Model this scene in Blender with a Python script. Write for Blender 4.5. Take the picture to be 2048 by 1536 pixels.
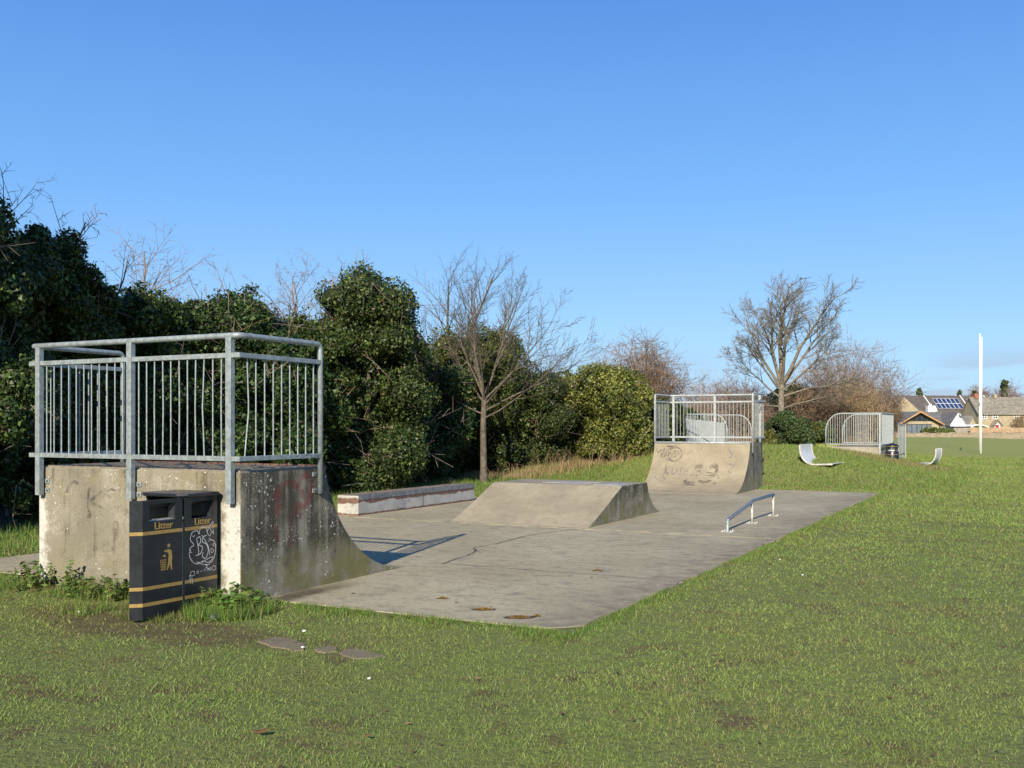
import bpy, math, random
import numpy as np
from mathutils import Vector, Matrix

S = bpy.context.scene
COL = S.collection
for o in list(bpy.data.objects):
    bpy.data.objects.remove(o, do_unlink=True)
R = math.radians
rng = np.random.default_rng(7)
random.seed(7)

# ------------------------------------------------------------------ camera, sky, sun, exposure
# World axes: the skate pad is axis aligned (x across, y along the pad, z up); origin = near right corner of the pad.
YAW = R(27.5)
CY, SY = math.cos(YAW), math.sin(YAW)
CAM = (3.124, -7.005)
EYE = 1.6
cam = bpy.data.cameras.new('camera')
cam.sensor_width = 36
cam.lens = 2000 / 2048 * 36
cam.shift_y = 84 / 2048
cam.clip_end = 6000
co = bpy.data.objects.new('camera', cam)
COL.objects.link(co)
co.location = (CAM[0], CAM[1], EYE)
co.rotation_euler = (R(90), 0, YAW)
S.camera = co

SUN_AZ, SUN_EL = 13.5, 25.5
world = bpy.data.worlds.new('World')
S.world = world
world.use_nodes = True
wn = world.node_tree
wn.nodes.clear()
sky = wn.nodes.new('ShaderNodeTexSky')
sky.sky_type = 'NISHITA'
sky.sun_disc = False
sky.sun_elevation = R(SUN_EL)
sky.sun_rotation = R(180 - SUN_AZ)
sky.air_density = 1.0
sky.dust_density = 0.25
sky.ozone_density = 3.0
sky.altitude = 50
bg = wn.nodes.new('ShaderNodeBackground')
bg.inputs['Strength'].default_value = 0.082
wo = wn.nodes.new('ShaderNodeOutputWorld')
# thin grey-mauve cloud bank low over the horizon
tc = wn.nodes.new('ShaderNodeTexCoord')
sep = wn.nodes.new('ShaderNodeSeparateXYZ')
wn.links.new(tc.outputs['Generated'], sep.inputs[0])
mp = wn.nodes.new('ShaderNodeMapping')
mp.inputs['Scale'].default_value = (5, 5, 34)
wn.links.new(tc.outputs['Generated'], mp.inputs['Vector'])
cn = wn.nodes.new('ShaderNodeTexNoise')
cn.inputs['Scale'].default_value = 1.3
cn.inputs['Detail'].default_value = 5
wn.links.new(mp.outputs[0], cn.inputs['Vector'])
r1 = wn.nodes.new('ShaderNodeMapRange')
r1.interpolation_type = 'SMOOTHSTEP'
r1.inputs['From Min'].default_value = 0.42
r1.inputs['From Max'].default_value = 0.60
wn.links.new(cn.outputs['Fac'], r1.inputs['Value'])
r2 = wn.nodes.new('ShaderNodeMapRange')
r2.interpolation_type = 'SMOOTHSTEP'
r2.inputs['From Min'].default_value = 0.085
r2.inputs['From Max'].default_value = 0.04
wn.links.new(sep.outputs['Z'], r2.inputs['Value'])
mm = wn.nodes.new('ShaderNodeMath')
mm.operation = 'MULTIPLY'
wn.links.new(r1.outputs[0], mm.inputs[0])
wn.links.new(r2.outputs[0], mm.inputs[1])
m2 = wn.nodes.new('ShaderNodeMath')
m2.operation = 'MULTIPLY'
wn.links.new(mm.outputs[0], m2.inputs[0])
m2.inputs[1].default_value = 0.55
hs = wn.nodes.new('ShaderNodeHueSaturation')
hs.inputs['Saturation'].default_value = 1.03
hs.inputs['Value'].default_value = 1.0
el = wn.nodes.new('ShaderNodeValToRGB')      # clear winter air: the haze-free blue the photograph shows, same all round
el.color_ramp.elements[0].position = 0.0
el.color_ramp.elements[0].color = (3.6, 6.0, 8.8, 1)
el.color_ramp.elements[1].position = 1.0
el.color_ramp.elements[1].color = (.42, 1.25, 3.8, 1)
for p_, c_ in ((.08, (3.2, 5.75, 8.9)), (.22, (1.85, 4.3, 8.7)), (.40, (1.0, 2.75, 7.2))):
    e_ = el.color_ramp.elements.new(p_)
    e_.color = (*c_, 1)
wn.links.new(sep.outputs['Z'], el.inputs['Fac'])
sm_ = wn.nodes.new('ShaderNodeMix')
sm_.data_type = 'RGBA'
sm_.inputs[0].default_value = 0.78
wn.links.new(sky.outputs[0], sm_.inputs[6])
wn.links.new(el.outputs[0], sm_.inputs[7])
wn.links.new(sm_.outputs[2], hs.inputs['Color'])
cm = wn.nodes.new('ShaderNodeMix')
cm.data_type = 'RGBA'
wn.links.new(m2.outputs[0], cm.inputs[0])
wn.links.new(hs.outputs[0], cm.inputs[6])
cm.inputs[7].default_value = (3.6, 4.0, 4.9, 1)
wn.links.new(cm.outputs[2], bg.inputs['Color'])
wn.links.new(bg.outputs[0], wo.inputs['Surface'])

sl = bpy.data.lights.new('sun', 'SUN')
sl.energy = 5.0
sl.angle = R(0.53)
sl.color = (1.0, 0.89, 0.72)
so = bpy.data.objects.new('sun', sl)
COL.objects.link(so)
sd = Vector((-math.sin(R(SUN_AZ)) * math.cos(R(SUN_EL)), math.cos(R(SUN_AZ)) * math.cos(R(SUN_EL)), -math.sin(R(SUN_EL))))
so.rotation_euler = sd.to_track_quat('-Z', 'Y').to_euler()
so.location = (5, -12, 12)

S.view_settings.view_transform = 'Standard'
S.view_settings.look = 'None'
S.view_settings.exposure = 0.55
S.view_settings.gamma = 1.0
S.view_settings.use_curve_mapping = False


# ------------------------------------------------------------------ placement helpers
def W(X, Y):
    """ground position: X metres right of and Y metres in front of the photographer -> world x, y"""
    return (CAM[0] + CY * X - SY * Y, CAM[1] + SY * X + CY * Y)


def at(px, d):
    return W((px - 1024) / 2000 * d, d)


def zat(py, d):
    return EYE - (py - 852) * d / 2000


# ------------------------------------------------------------------ noise in numpy
def _h(ix, iy, s):
    n = (ix * 374761393 + iy * 668265263 + s * 974634777) & 0x7fffffff
    n = ((n ^ (n >> 13)) * 1274126177) & 0x7fffffff
    return ((n ^ (n >> 16)) & 0xffff) / 65535.0


def vnoise(x, y, s=0):
    x = np.asarray(x, float)
    y = np.asarray(y, float)
    ix = np.floor(x).astype(np.int64)
    iy = np.floor(y).astype(np.int64)
    fx = x - ix
    fy = y - iy
    fx = fx * fx * (3 - 2 * fx)
    fy = fy * fy * (3 - 2 * fy)
    a = _h(ix, iy, s)
    b = _h(ix + 1, iy, s)
    c = _h(ix, iy + 1, s)
    d = _h(ix + 1, iy + 1, s)
    return (a * (1 - fx) + b * fx) * (1 - fy) + (c * (1 - fx) + d * fx) * fy


def fbm(x, y, s=0, o=4):
    t = 0
    a = .5
    for k in range(o):
        t = t + a * vnoise(np.asarray(x) * 2 ** k, np.asarray(y) * 2 ** k, s + k * 17)
        a *= .5
    return t / (1 - .5 ** o)


def smooth(a, b, x):
    t = np.clip((np.asarray(x, float) - a) / (b - a), 0, 1)
    return t * t * (3 - 2 * t)


PAD = (-7.8, 0.0, 0.0, 17.9)     # x0, x1, y0, y1


def terrain(x, y):
    x = np.asarray(x, float)
    y = np.asarray(y, float)
    s = smooth(18.4, 23.6, y)
    fx = smooth(2.0, -4.6, x) * (0.35 + 0.65 * smooth(-15, -9.5, x))
    fy = 1 - .75 * smooth(36, 46, y)
    h = .86 * s * fx * fy
    h = h + .05 * smooth(-8.2, -11, x) * smooth(0, 8, y)
    hp = smooth(30.7, 31.2, y) * smooth(35.6, 35.0, y) * smooth(-11, -10.4, x) * smooth(-1.7, -2.3, x)
    h = h * (1 - hp) - .05 * hp
    bump = (fbm(x * .9, y * .9, 3, 3) - .5) * .05
    h = h + bump * smooth(60, 20, np.hypot(x - CAM[0], y - CAM[1]))
    dist = np.maximum(np.maximum(PAD[0] - x, x - PAD[1]), np.maximum(PAD[2] - y, y - PAD[3]))
    near = smooth(.6, .0, dist)
    h = h * (1 - near) + .021 * near
    return np.where(dist < -.15, -.06, h)


def tz(x, y):
    return float(terrain(x, y))


# ------------------------------------------------------------------ object helpers
def tag(o, label=None, cat=None, group=None, kind=None):
    if label:
        o['label'] = label
    if cat:
        o['category'] = cat
    if group:
        o['group'] = group
    if kind:
        o['kind'] = kind
    return o


def empty(name, loc=(0, 0, 0), rz=0, label=None, cat=None, group=None):
    o = bpy.data.objects.new(name, None)
    o.empty_display_size = .2
    COL.objects.link(o)
    o.location = loc
    o.rotation_euler = (0, 0, rz)
    return tag(o, label, cat, group)


def link(name, me, mat, parent=None):
    o = bpy.data.objects.new(name, me)
    if mat is not None:
        for m in (mat if isinstance(mat, (list, tuple)) else [mat]):
            me.materials.append(m)
    COL.objects.link(o)
    if parent is not None:
        o.parent = parent
    return o


def copy_tree(o, parent=None):
    c = o.copy()
    COL.objects.link(c)
    c.parent = parent
    for ch in o.children:
        copy_tree(ch, c)
    return c


class MB:
    def __init__(s):
        s.v = []
        s.f = []
        s.m = []

    def add(s, vs, fs, mi=0):
        b = len(s.v)
        s.v.extend([tuple(p) for p in vs])
        for f in fs:
            s.f.append(tuple(b + i for i in f))
            s.m.append(mi)
        return s

    def box(s, x0, x1, y0, y1, z0, z1, mi=0):
        v = [(x0, y0, z0), (x1, y0, z0), (x1, y1, z0), (x0, y1, z0), (x0, y0, z1), (x1, y0, z1), (x1, y1, z1), (x0, y1, z1)]
        f = [(0, 3, 2, 1), (4, 5, 6, 7), (0, 1, 5, 4), (1, 2, 6, 5), (2, 3, 7, 6), (3, 0, 4, 7)]
        return s.add(v, f, mi)

    def prism(s, pts, axis, a0, a1, mi=0, capmi=None):
        """extrude a 2-D polygon; axis 'x': pts are (y,z); 'y': (x,z); 'z': (x,y)"""
        def P(p, a):
            return {'x': (a, p[0], p[1]), 'y': (p[0], a, p[1]), 'z': (p[0], p[1], a)}[axis]
        n = len(pts)
        v = [P(p, a0) for p in pts] + [P(p, a1) for p in pts]
        area = sum(pts[i][0] * pts[(i + 1) % n][1] - pts[(i + 1) % n][0] * pts[i][1] for i in range(n))
        flip = (area < 0) != (axis == 'y')
        side = [(i, (i + 1) % n, n + (i + 1) % n, n + i) for i in range(n)]
        caps = [tuple(range(n))[::-1], tuple(range(n, 2 * n))]
        if flip:
            side = [f[::-1] for f in side]
            caps = [c[::-1] for c in caps]
        b = len(s.v)
        s.v.extend(v)
        for k, f in enumerate(side):
            s.f.append(tuple(b + i for i in f))
            s.m.append(mi[k] if isinstance(mi, (list, tuple)) else mi)
        for f in caps:
            s.f.append(tuple(b + i for i in f))
            s.m.append((mi if not isinstance(mi, (list, tuple)) else 0) if capmi is None else capmi)
        return s

    def tube(s, pts, r, n=8, caps=True, mi=0):
        pts = [Vector(p) for p in pts]
        k = len(pts)
        rs = r if isinstance(r, (list, tuple)) else [r] * k
        b = len(s.v)
        prev = None
        for i in range(k):
            t = (pts[min(i + 1, k - 1)] - pts[max(i - 1, 0)])
            if t.length < 1e-9:
                t = Vector((0, 0, 1))
            t.normalize()
            if prev is None:
                a = Vector((0, 0, 1)) if abs(t.z) < .9 else Vector((1, 0, 0))
                u = t.cross(a).normalized()
            else:
                u = prev - t * prev.dot(t)
                if u.length < 1e-6:
                    u = t.orthogonal()
                u.normalize()
            prev = u
            w = t.cross(u)
            for j in range(n):
                an = 2 * math.pi * j / n
                s.v.append(tuple(pts[i] + (u * math.cos(an) + w * math.sin(an)) * rs[i]))
        for i in range(k - 1):
            for j in range(n):
                a = b + i * n + j
                c = b + i * n + (j + 1) % n
                s.f.append((a, c, c + n, a + n))
                s.m.append(mi)
        if caps:
            s.f.append(tuple(b + j for j in range(n))[::-1])
            s.m.append(mi)
            s.f.append(tuple(b + (k - 1) * n + j for j in range(n)))
            s.m.append(mi)
        return s

    def lathe(s, prof, n=20, c=(0, 0, 0), mi=0):
        b = len(s.v)
        for (r, z) in prof:
            for j in range(n):
                a = 2 * math.pi * j / n
                s.v.append((c[0] + r * math.cos(a), c[1] + r * math.sin(a), c[2] + z))
        for i in range(len(prof) - 1):
            for j in range(n):
                a = b + i * n + j
                d = b + i * n + (j + 1) % n
                s.f.append((a, d, d + n, a + n))
                s.m.append(mi)
        s.f.append(tuple(b + j for j in range(n))[::-1])
        s.m.append(mi)
        s.f.append(tuple(b + (len(prof) - 1) * n + j for j in range(n)))
        s.m.append(mi)
        return s

    def build(s, name, mat, parent=None, smooth=False, bevel=0, seg=2):
        me = bpy.data.meshes.new(name)
        me.from_pydata(s.v, [], s.f)
        o = link(name, me, mat, parent)
        if isinstance(mat, (list, tuple)):
            me.polygons.foreach_set('material_index', s.m)
        if smooth:
            me.polygons.foreach_set('use_smooth', [True] * len(me.polygons))
        if bevel:
            bv = o.modifiers.new('bevel', 'BEVEL')
            bv.width = bevel
            bv.segments = seg
            bv.limit_method = 'ANGLE'
            bv.angle_limit = R(40)
        return o


def np_mesh(name, verts, nper, nfaces, mat, parent=None, col=None, faces=None, attr='Col'):
    """big mesh from a vertex array where each face owns nper consecutive verts (or explicit faces array)"""
    me = bpy.data.meshes.new(name)
    nv = len(verts)
    if faces is None:
        faces = np.arange(nv, dtype=np.int32).reshape(-1, nper)
    nf, k = faces.shape
    me.vertices.add(nv)
    me.vertices.foreach_set('co', np.ascontiguousarray(verts, dtype=np.float32).ravel())
    me.loops.add(nf * k)
    me.loops.foreach_set('vertex_index', np.ascontiguousarray(faces, dtype=np.int32).ravel())
    me.polygons.add(nf)
    me.polygons.foreach_set('loop_start', np.arange(0, nf * k, k, dtype=np.int32))
    if col is not None:
        a = me.attributes.new(attr, 'FLOAT_COLOR', 'POINT')
        c = np.ones((nv, 4), np.float32)
        c[:, :3] = col
        a.data.foreach_set('color', c.ravel())
    me.update(calc_edges=True)
    return link(name, me, mat, parent)


# ------------------------------------------------------------------ material helpers
class NT:
    def __init__(s, name):
        s.mat = bpy.data.materials.new(name)
        s.mat.use_nodes = True
        s.t = s.mat.node_tree
        s.b = s.t.nodes['Principled BSDF']
        s.out = s.t.nodes['Material Output']
        g = s.t.nodes.new('ShaderNodeNewGeometry')
        s.pos = g.outputs['Position']
        s.nor = g.outputs['Normal']

    def n(s, typ, ins=None, **kw):
        nd = s.t.nodes.new(typ)
        for k, v in kw.items():
            setattr(nd, k, v)
        for k, v in (ins or {}).items():
            if isinstance(v, bpy.types.NodeSocket):
                s.t.links.new(v, nd.inputs[k])
            else:
                nd.inputs[k].default_value = v
        return nd

    def obj(s):
        return s.n('ShaderNodeTexCoord').outputs['Object']

    def map(s, vec, scale=(1, 1, 1), loc=(0, 0, 0)):
        return s.n('ShaderNodeMapping', {'Vector': vec, 'Scale': scale, 'Location': loc}).outputs[0]

    def noise(s, vec, scale, detail=4, rough=.55, out='Fac'):
        return s.n('ShaderNodeTexNoise', {'Vector': vec, 'Scale': scale, 'Detail': detail, 'Roughness': rough}).outputs[out]

    def voro(s, vec, scale, out='Distance', **kw):
        return s.n('ShaderNodeTexVoronoi', {'Vector': vec, 'Scale': scale}, **kw).outputs[out]

    def rng(s, v, a, b, c=0., d=1., sm=True):
        return s.n('ShaderNodeMapRange', {'Value': v, 'From Min': a, 'From Max': b, 'To Min': c, 'To Max': d},
                   interpolation_type='SMOOTHSTEP' if sm else 'LINEAR').outputs[0]

    def m(s, op, a, b=0.):
        nd = s.n('ShaderNodeMath', operation=op)
        for i, v in enumerate((a, b)):
            if isinstance(v, bpy.types.NodeSocket):
                s.t.links.new(v, nd.inputs[i])
            else:
                nd.inputs[i].default_value = v
        return nd.outputs[0]

    def mix(s, f, a, b, blend='MIX'):
        nd = s.n('ShaderNodeMix', data_type='RGBA', blend_type=blend)
        for i, v in ((0, f), (6, a), (7, b)):
            if isinstance(v, bpy.types.NodeSocket):
                s.t.links.new(v, nd.inputs[i])
            elif i == 0:
                nd.inputs[0].default_value = v
            else:
                nd.inputs[i].default_value = (*v, 1)
        return nd.outputs[2]

    def xyz(s, vec):
        return s.n('ShaderNodeSeparateXYZ', {0: vec}).outputs

    def set(s, **kw):
        for k, v in kw.items():
            k = k.replace('_', ' ')
            if isinstance(v, bpy.types.NodeSocket):
                s.t.links.new(v, s.b.inputs[k])
            elif isinstance(v, tuple):
                s.b.inputs[k].default_value = (*v, 1)
            else:
                s.b.inputs[k].default_value = v
        return s

    def bump(s, h, strength=.3, dist=.01):
        nd = s.n('ShaderNodeBump', {'Height': h, 'Strength': strength, 'Distance': dist})
        s.t.links.new(nd.outputs[0], s.b.inputs['Normal'])
        return s


def plain(name, col, rough=.6, metal=0., var=.15, scale=6., spec=.5):
    n = NT(name)
    a = n.noise(n.obj(), scale, 4)
    c = n.mix(n.rng(a, .3, .7), tuple(x * (1 - var) for x in col), tuple(min(1, x * (1 + var)) for x in col))
    n.set(Base_Color=c, Roughness=n.rng(n.noise(n.obj(), scale * 3), .3, .7, rough * .85, min(1, rough * 1.15)), Metallic=metal)
    n.b.inputs['Specular IOR Level'].default_value = spec
    return n.mat


def concrete(name, base, dark, streak=0., lichen=0., algae=0., seedloc=(0, 0, 0), extra=None, rough=.88, fine=.5):
    n = NT(name)
    p = n.map(n.pos, loc=seedloc)
    z = n.xyz(n.pos)[2]
    big = n.noise(p, 1.3, 5)
    mid = n.noise(p, 7, 5)
    fin = n.noise(p, 90, 3, .7)
    c = n.mix(n.rng(big, .3, .7), tuple(b * .82 for b in base), tuple(b * 1.1 for b in base))
    c = n.mix(n.m('MULTIPLY', n.rng(mid, .45, .75), .5), c, tuple(b * .7 for b in base))
    if streak:
        sv = n.map(n.pos, scale=(9, 9, .55), loc=seedloc)
        sm = n.m('ADD', n.m('MULTIPLY', n.noise(sv, 1.0, 5, .6), .6), n.m('MULTIPLY', n.noise(p, 3.5, 5, .65), .4))
        f = n.m('MULTIPLY', n.rng(sm, .62 - .3 * streak, .70 - .16 * streak), n.rng(n.m('ADD', z, n.m('MULTIPLY', mid, .5)), .35, .85, .25, 1.))
        c = n.mix(n.m('MULTIPLY', f, min(1, .55 + .4 * streak)), c, dark)
    if algae:
        am = n.m('MULTIPLY', n.rng(n.noise(p, 3.2, 4), .40, .62), n.rng(z, .62, .15))
        c = n.mix(n.m('MULTIPLY', am, algae), c, (.19, .18, .06))
    if extra:
        c = extra(n, c, p, z)
    if lichen:
        cl = n.rng(n.noise(p, 2.6, 4, .6), .36, .62, .12, 1.)
        sc1 = n.m('LESS_THAN', n.voro(p, 24), n.m('MULTIPLY', n.m('MULTIPLY', cl, lichen), n.rng(n.noise(p, 14, 2), .35, .70, .04, .40)))
        c = n.mix(n.m('MULTIPLY', sc1, .85), c, (.62, .60, .52))
        sc2 = n.m('LESS_THAN', n.voro(p, 60), n.m('MULTIPLY', cl, .26 * lichen))
        c = n.mix(n.m('MULTIPLY', sc2, .7), c, (.60, .58, .50))
    pit = n.rng(n.m('ADD', n.m('MULTIPLY', n.noise(p, 42, 3, .8), .7), n.m('MULTIPLY', n.noise(p, 11, 3), .3)), .54, .64)
    c = n.mix(n.m('MULTIPLY', pit, .45), c, n.mix(1., c, (.58, .56, .52), 'MULTIPLY'))
    c = n.mix(n.m('MULTIPLY', n.rng(fin, .3, .7), fine), c, n.mix(1., c, (.72, .72, .72), 'MULTIPLY'))
    n.set(Base_Color=c, Roughness=rough)
    n.b.inputs['Specular IOR Level'].default_value = .08
    n.bump(n.m('SUBTRACT', n.m('ADD', n.m('MULTIPLY', fin, .5), n.m('MULTIPLY', mid, 1.)), n.m('MULTIPLY', pit, .5)), .6, .008)
    return n.mat


M = {}
M['galv'] = plain('galvanised_steel', (.27, .31, .315), .5, .3, .22, 22)
M['galv_dull'] = plain('weathered_galvanised_steel', (.34, .37, .365), .55, .2, .16, 14)
M['steel_blue'] = plain('worn_steel_rail', (.19, .215, .24), .42, .5, .25, 18)
M['white_paint'] = plain('weathered_white_paint', (.45, .435, .385), .55, 0, .22, 20)
M['white_gloss'] = plain('white_post_paint', (.80, .80, .78), .4, 0, .04, 3)
M['bolt'] = plain('rusty_bolt', (.10, .06, .04), .7, .3, .4, 40)
M['rust'] = plain('rusted_steel', (.16, .08, .05), .75, .2, .35, 30)
M['bark_pale'] = plain('pale_bark', (.175, .150, .115), .9, 0, .35, 9, .2)
M['bark_grey'] = plain('grey_bark', (.115, .096, .074), .9, 0, .35, 9, .2)
M['bark_dark'] = plain('dark_bark', (.11, .085, .06), .9, 0, .35, 9, .2)
M['twig_brown'] = plain('brown_twigs', (.19, .13, .085), .9, 0, .3, 5, .2)
M['twig_tan'] = plain('tan_twigs', (.24, .175, .10), .9, 0, .3, 5, .2)
M['twig_mauve'] = plain('mauve_grey_twigs', (.22, .17, .145), .9, 0, .3, 5, .2)


def col_mat(name, rough=.5, spec=.4, transl=0.):
    n = NT(name)
    a = n.n('ShaderNodeAttribute', attribute_name='Col')
    n.set(Base_Color=a.outputs['Color'], Roughness=rough)
    n.b.inputs['Specular IOR Level'].default_value = spec
    if transl:
        tr = n.n('ShaderNodeBsdfTranslucent', {'Color': a.outputs['Color']})
        mx = n.n('ShaderNodeMixShader', {0: transl, 1: n.b.outputs[0], 2: tr.outputs[0]})
        n.t.links.new(mx.outputs[0], n.out.inputs['Surface'])
    return n.mat


M['leaf'] = col_mat('ivy_leaf', .5, .35, .12)
M['leaf_soft'] = col_mat('soft_leaf', .55, .35, .2)
M['grass'] = col_mat('grass_blade', .55, .3, .22)


# ------------------------------------------------------------------ ground
def axis_pts(dense0, dense1, step, far):
    a = list(np.arange(dense0, dense1 + 1e-6, step))
    s = step
    x = dense1
    while x < far:
        s *= 1.22
        x += s
        a.append(x)
    s = step
    x = dense0
    while x > -far:
        s *= 1.22
        x -= s
        a.insert(0, x)
    return np.array(a)


def ground_mat():
    n = NT('turf_ground')
    p = n.pos
    big = n.noise(p, .10, 4)
    mid = n.noise(p, .9, 5, .6)
    fin = n.noise(p, 22, 4, .7)
    ff = n.noise(p, 5, 4, .7)
    g = n.mix(n.rng(big, .35, .65), (.268, .290, .078), (.290, .302, .086))
    g = n.mix(n.m('MULTIPLY', n.rng(mid, .50, .72), .55), g, (.30, .285, .10))
    g = n.mix(n.m('MULTIPLY', n.rng(fin, .35, .7), .6), g, (.20, .235, .068))
    g = n.mix(n.m('MULTIPLY', n.rng(ff, .62, .78), .3), g, (.12, .10, .05))
    dcam = n.m('SQRT', n.m('ADD', n.m('POWER', n.m('SUBTRACT', n.xyz(p)[0], 3.), 2.), n.m('POWER', n.m('ADD', n.xyz(p)[1], 7.), 2.)))
    thatch = n.mix(n.rng(n.noise(p, 35, 4, .7), .35, .65), (.110, .132, .040), (.170, .190, .062))
    thatch = n.mix(n.rng(n.noise(p, 2.2, 5, .6), .52, .68), thatch, (.115, .085, .045))
    g = n.mix(n.rng(dcam, 14., 42.), thatch, g)
    # bare trodden earth below the bin and in front of the pad, leaf litter along the hedge
    x, y, z = n.xyz(p)[0:3]
    d1 = n.m('ADD', n.m('MULTIPLY', n.m('POWER', n.m('ADD', y, 1.25), 2.), 3.5), n.m('MULTIPLY', n.m('POWER', n.m('ADD', x, 3.1), 2.), .32))
    soil = n.m('MULTIPLY', n.rng(n.m('ADD', d1, n.m('MULTIPLY', mid, 1.0)), 1.5, .75), .7)
    g = n.mix(soil, g, n.mix(n.rng(ff, .4, .65), (.125, .085, .050), (.070, .048, .030)))
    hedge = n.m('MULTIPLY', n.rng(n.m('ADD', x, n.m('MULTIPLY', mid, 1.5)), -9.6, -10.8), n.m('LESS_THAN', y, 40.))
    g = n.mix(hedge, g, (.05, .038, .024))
    n.set(Base_Color=g, Roughness=.95)
    n.b.inputs['Specular IOR Level'].default_value = .15
    n.bump(n.m('ADD', n.m('MULTIPLY', fin, .6), ff), .7, .04)
    return n.mat


xs = axis_pts(-16, 9, .25, 2500)
ys = axis_pts(-8, 46, .25, 2500)
GX, GY = np.meshgrid(xs, ys)
GZ = terrain(GX, GY)
nx, ny = len(xs), len(ys)
idx = np.arange(nx * ny).reshape(ny, nx)
gf = np.stack([idx[:-1, :-1], idx[:-1, 1:], idx[1:, 1:], idx[1:, :-1]], -1).reshape(-1, 4)
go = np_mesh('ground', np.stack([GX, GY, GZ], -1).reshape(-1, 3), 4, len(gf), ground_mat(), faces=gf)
go.data.polygons.foreach_set('use_smooth', [True] * len(go.data.polygons))
tag(go, kind='structure')


# ------------------------------------------------------------------ concrete pad, cast in bays with open joints
def pad_mat():
    n = NT('pad_concrete')
    p = n.pos
    base = n.mix(n.rng(n.noise(p, .55, 5), .3, .7), (.365, .322, .212), (.470, .420, .285))
    st = n.noise(n.map(p, scale=(1.5, 2.6, 1)), 2.4, 8, .72)
    c = n.mix(n.m('MULTIPLY', n.rng(st, .46, .70), .65), base, (.17, .15, .125))
    blot = n.noise(p, 5.5, 5, .65)
    c = n.mix(n.m('MULTIPLY', n.rng(blot, .60, .72), .55), c, (.13, .115, .095))
    x, y = n.xyz(p)[0], n.xyz(p)[1]
    ed = n.m('ADD', x, n.m('MULTIPLY', n.noise(p, 2.2, 5), 1.1))
    c = n.mix(n.m('MULTIPLY', n.m('MULTIPLY', n.rng(ed, -.3, .65), n.rng(n.noise(p, 4.5, 6, .7), .38, .58, .25, 1.)), .6), c, (.15, .13, .10))
    # damp earth washed along the foot of the near ramp
    dr = n.m('ADD', n.m('ABSOLUTE', n.m('SUBTRACT', x, -2.95)), n.m('MULTIPLY', n.noise(p, 3, 4), .35))
    dm = n.m('MULTIPLY', n.rng(dr, .42, .22), n.rng(y, 1.7, .4))
    c = n.mix(n.m('MULTIPLY', dm, .85), c, (.065, .048, .034))
    specks = n.m('LESS_THAN', n.voro(p, 5.5), n.rng(n.noise(p, 9, 2), .55, .8, 0., .10))
    c = n.mix(n.m('MULTIPLY', specks, .7), c, (.07, .055, .04))
    wh = n.m('LESS_THAN', n.voro(n.map(p, loc=(3.3, 1.7, 0)), 3.5), n.rng(n.noise(p, 6, 2), .6, .85, 0., .05))
    c = n.mix(n.m('MULTIPLY', wh, .6), c, (.6, .58, .52))
    sc_v = n.map(p, scale=(14, 1.1, 1))
    scf = n.m('MULTIPLY', n.rng(n.noise(sc_v, 1.5, 4, .6), .62, .72), n.rng(n.noise(p, .8, 3), .45, .6))
    c = n.mix(n.m('MULTIPLY', scf, .35), c, (.16, .14, .11))
    ltp = n.rng(n.noise(n.map(p, loc=(7, 3, 1)), 1.1, 6, .7), .55, .72)
    c = n.mix(n.m('MULTIPLY', ltp, .35), c, (.50, .45, .33))
    gr_ = n.noise(p, 26, 5, .75)
    c = n.mix(n.m('MULTIPLY', n.rng(gr_, .45, .65), .42), c, (.19, .165, .125))
    fin = n.noise(p, 120, 3, .7)
    c = n.mix(n.m('MULTIPLY', n.rng(fin, .3, .7), .45), c, n.mix(1., c, (.68, .68, .68), 'MULTIPLY'))
    n.set(Base_Color=c, Roughness=.9)
    n.b.inputs['Specular IOR Level'].default_value = .08
    n.bump(n.m('ADD', n.m('MULTIPLY', fin, .4), blot), .35, .008)
    return n.mat


M['pad'] = pad_mat()
pad = empty('pavement', (0, 0, 0))
tag(pad, kind='structure')
cuts = [0.0, 2.78, 7.08, 11.38, 15.68, 17.9]
for k in range(5):
    y0, y1 = cuts[k] + ((.002 if k == 1 else .006) if k else 0), cuts[k + 1] - ((.002 if k == 0 else .006) if k < 4 else 0)
    dz = [.004, .0, .006, .004, .002][k]
    # ragged free edges, the near right corner worn round
    nseg = 46
    raw = [(PAD[0] + (PAD[1] - PAD[0]) * i / nseg, y0, 'n' if k == 0 else '') for i in range(nseg + 1)]
    raw += [(PAD[1], y0 + (y1 - y0) * i / nseg, 'r') for i in range(1, nseg)]
    raw += [(PAD[1] - (PAD[1] - PAD[0]) * i / nseg, y1, 'f' if k == 4 else '') for i in range(nseg + 1)]
    pts = []
    for x_, y_, e_ in raw:
        w_ = float(fbm(x_ * 1.7 + 3, y_ * 1.7, 77, 4) - .5) * .22 + float(fbm(x_ * 9, y_ * 9, 78, 2) - .5) * .05
        if e_ == 'n':
            y_ += abs(w_)
        elif e_ == 'f':
            y_ += w_ * .6
        elif e_ == 'r':
            x_ -= abs(w_) * .9
        if k == 0 and x_ > -.45 and y_ < .45:
            v_ = Vector((x_ + .45, y_ - .45))
            if v_.length > .45:
                v_ *= .45 / v_.length
            x_, y_ = -.45 + v_.x, .45 + v_.y
        pts.append((x_, y_))
    MB().prism(pts, 'z', -.12, .022 + dz).build('slab', M['pad'], pad)


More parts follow.
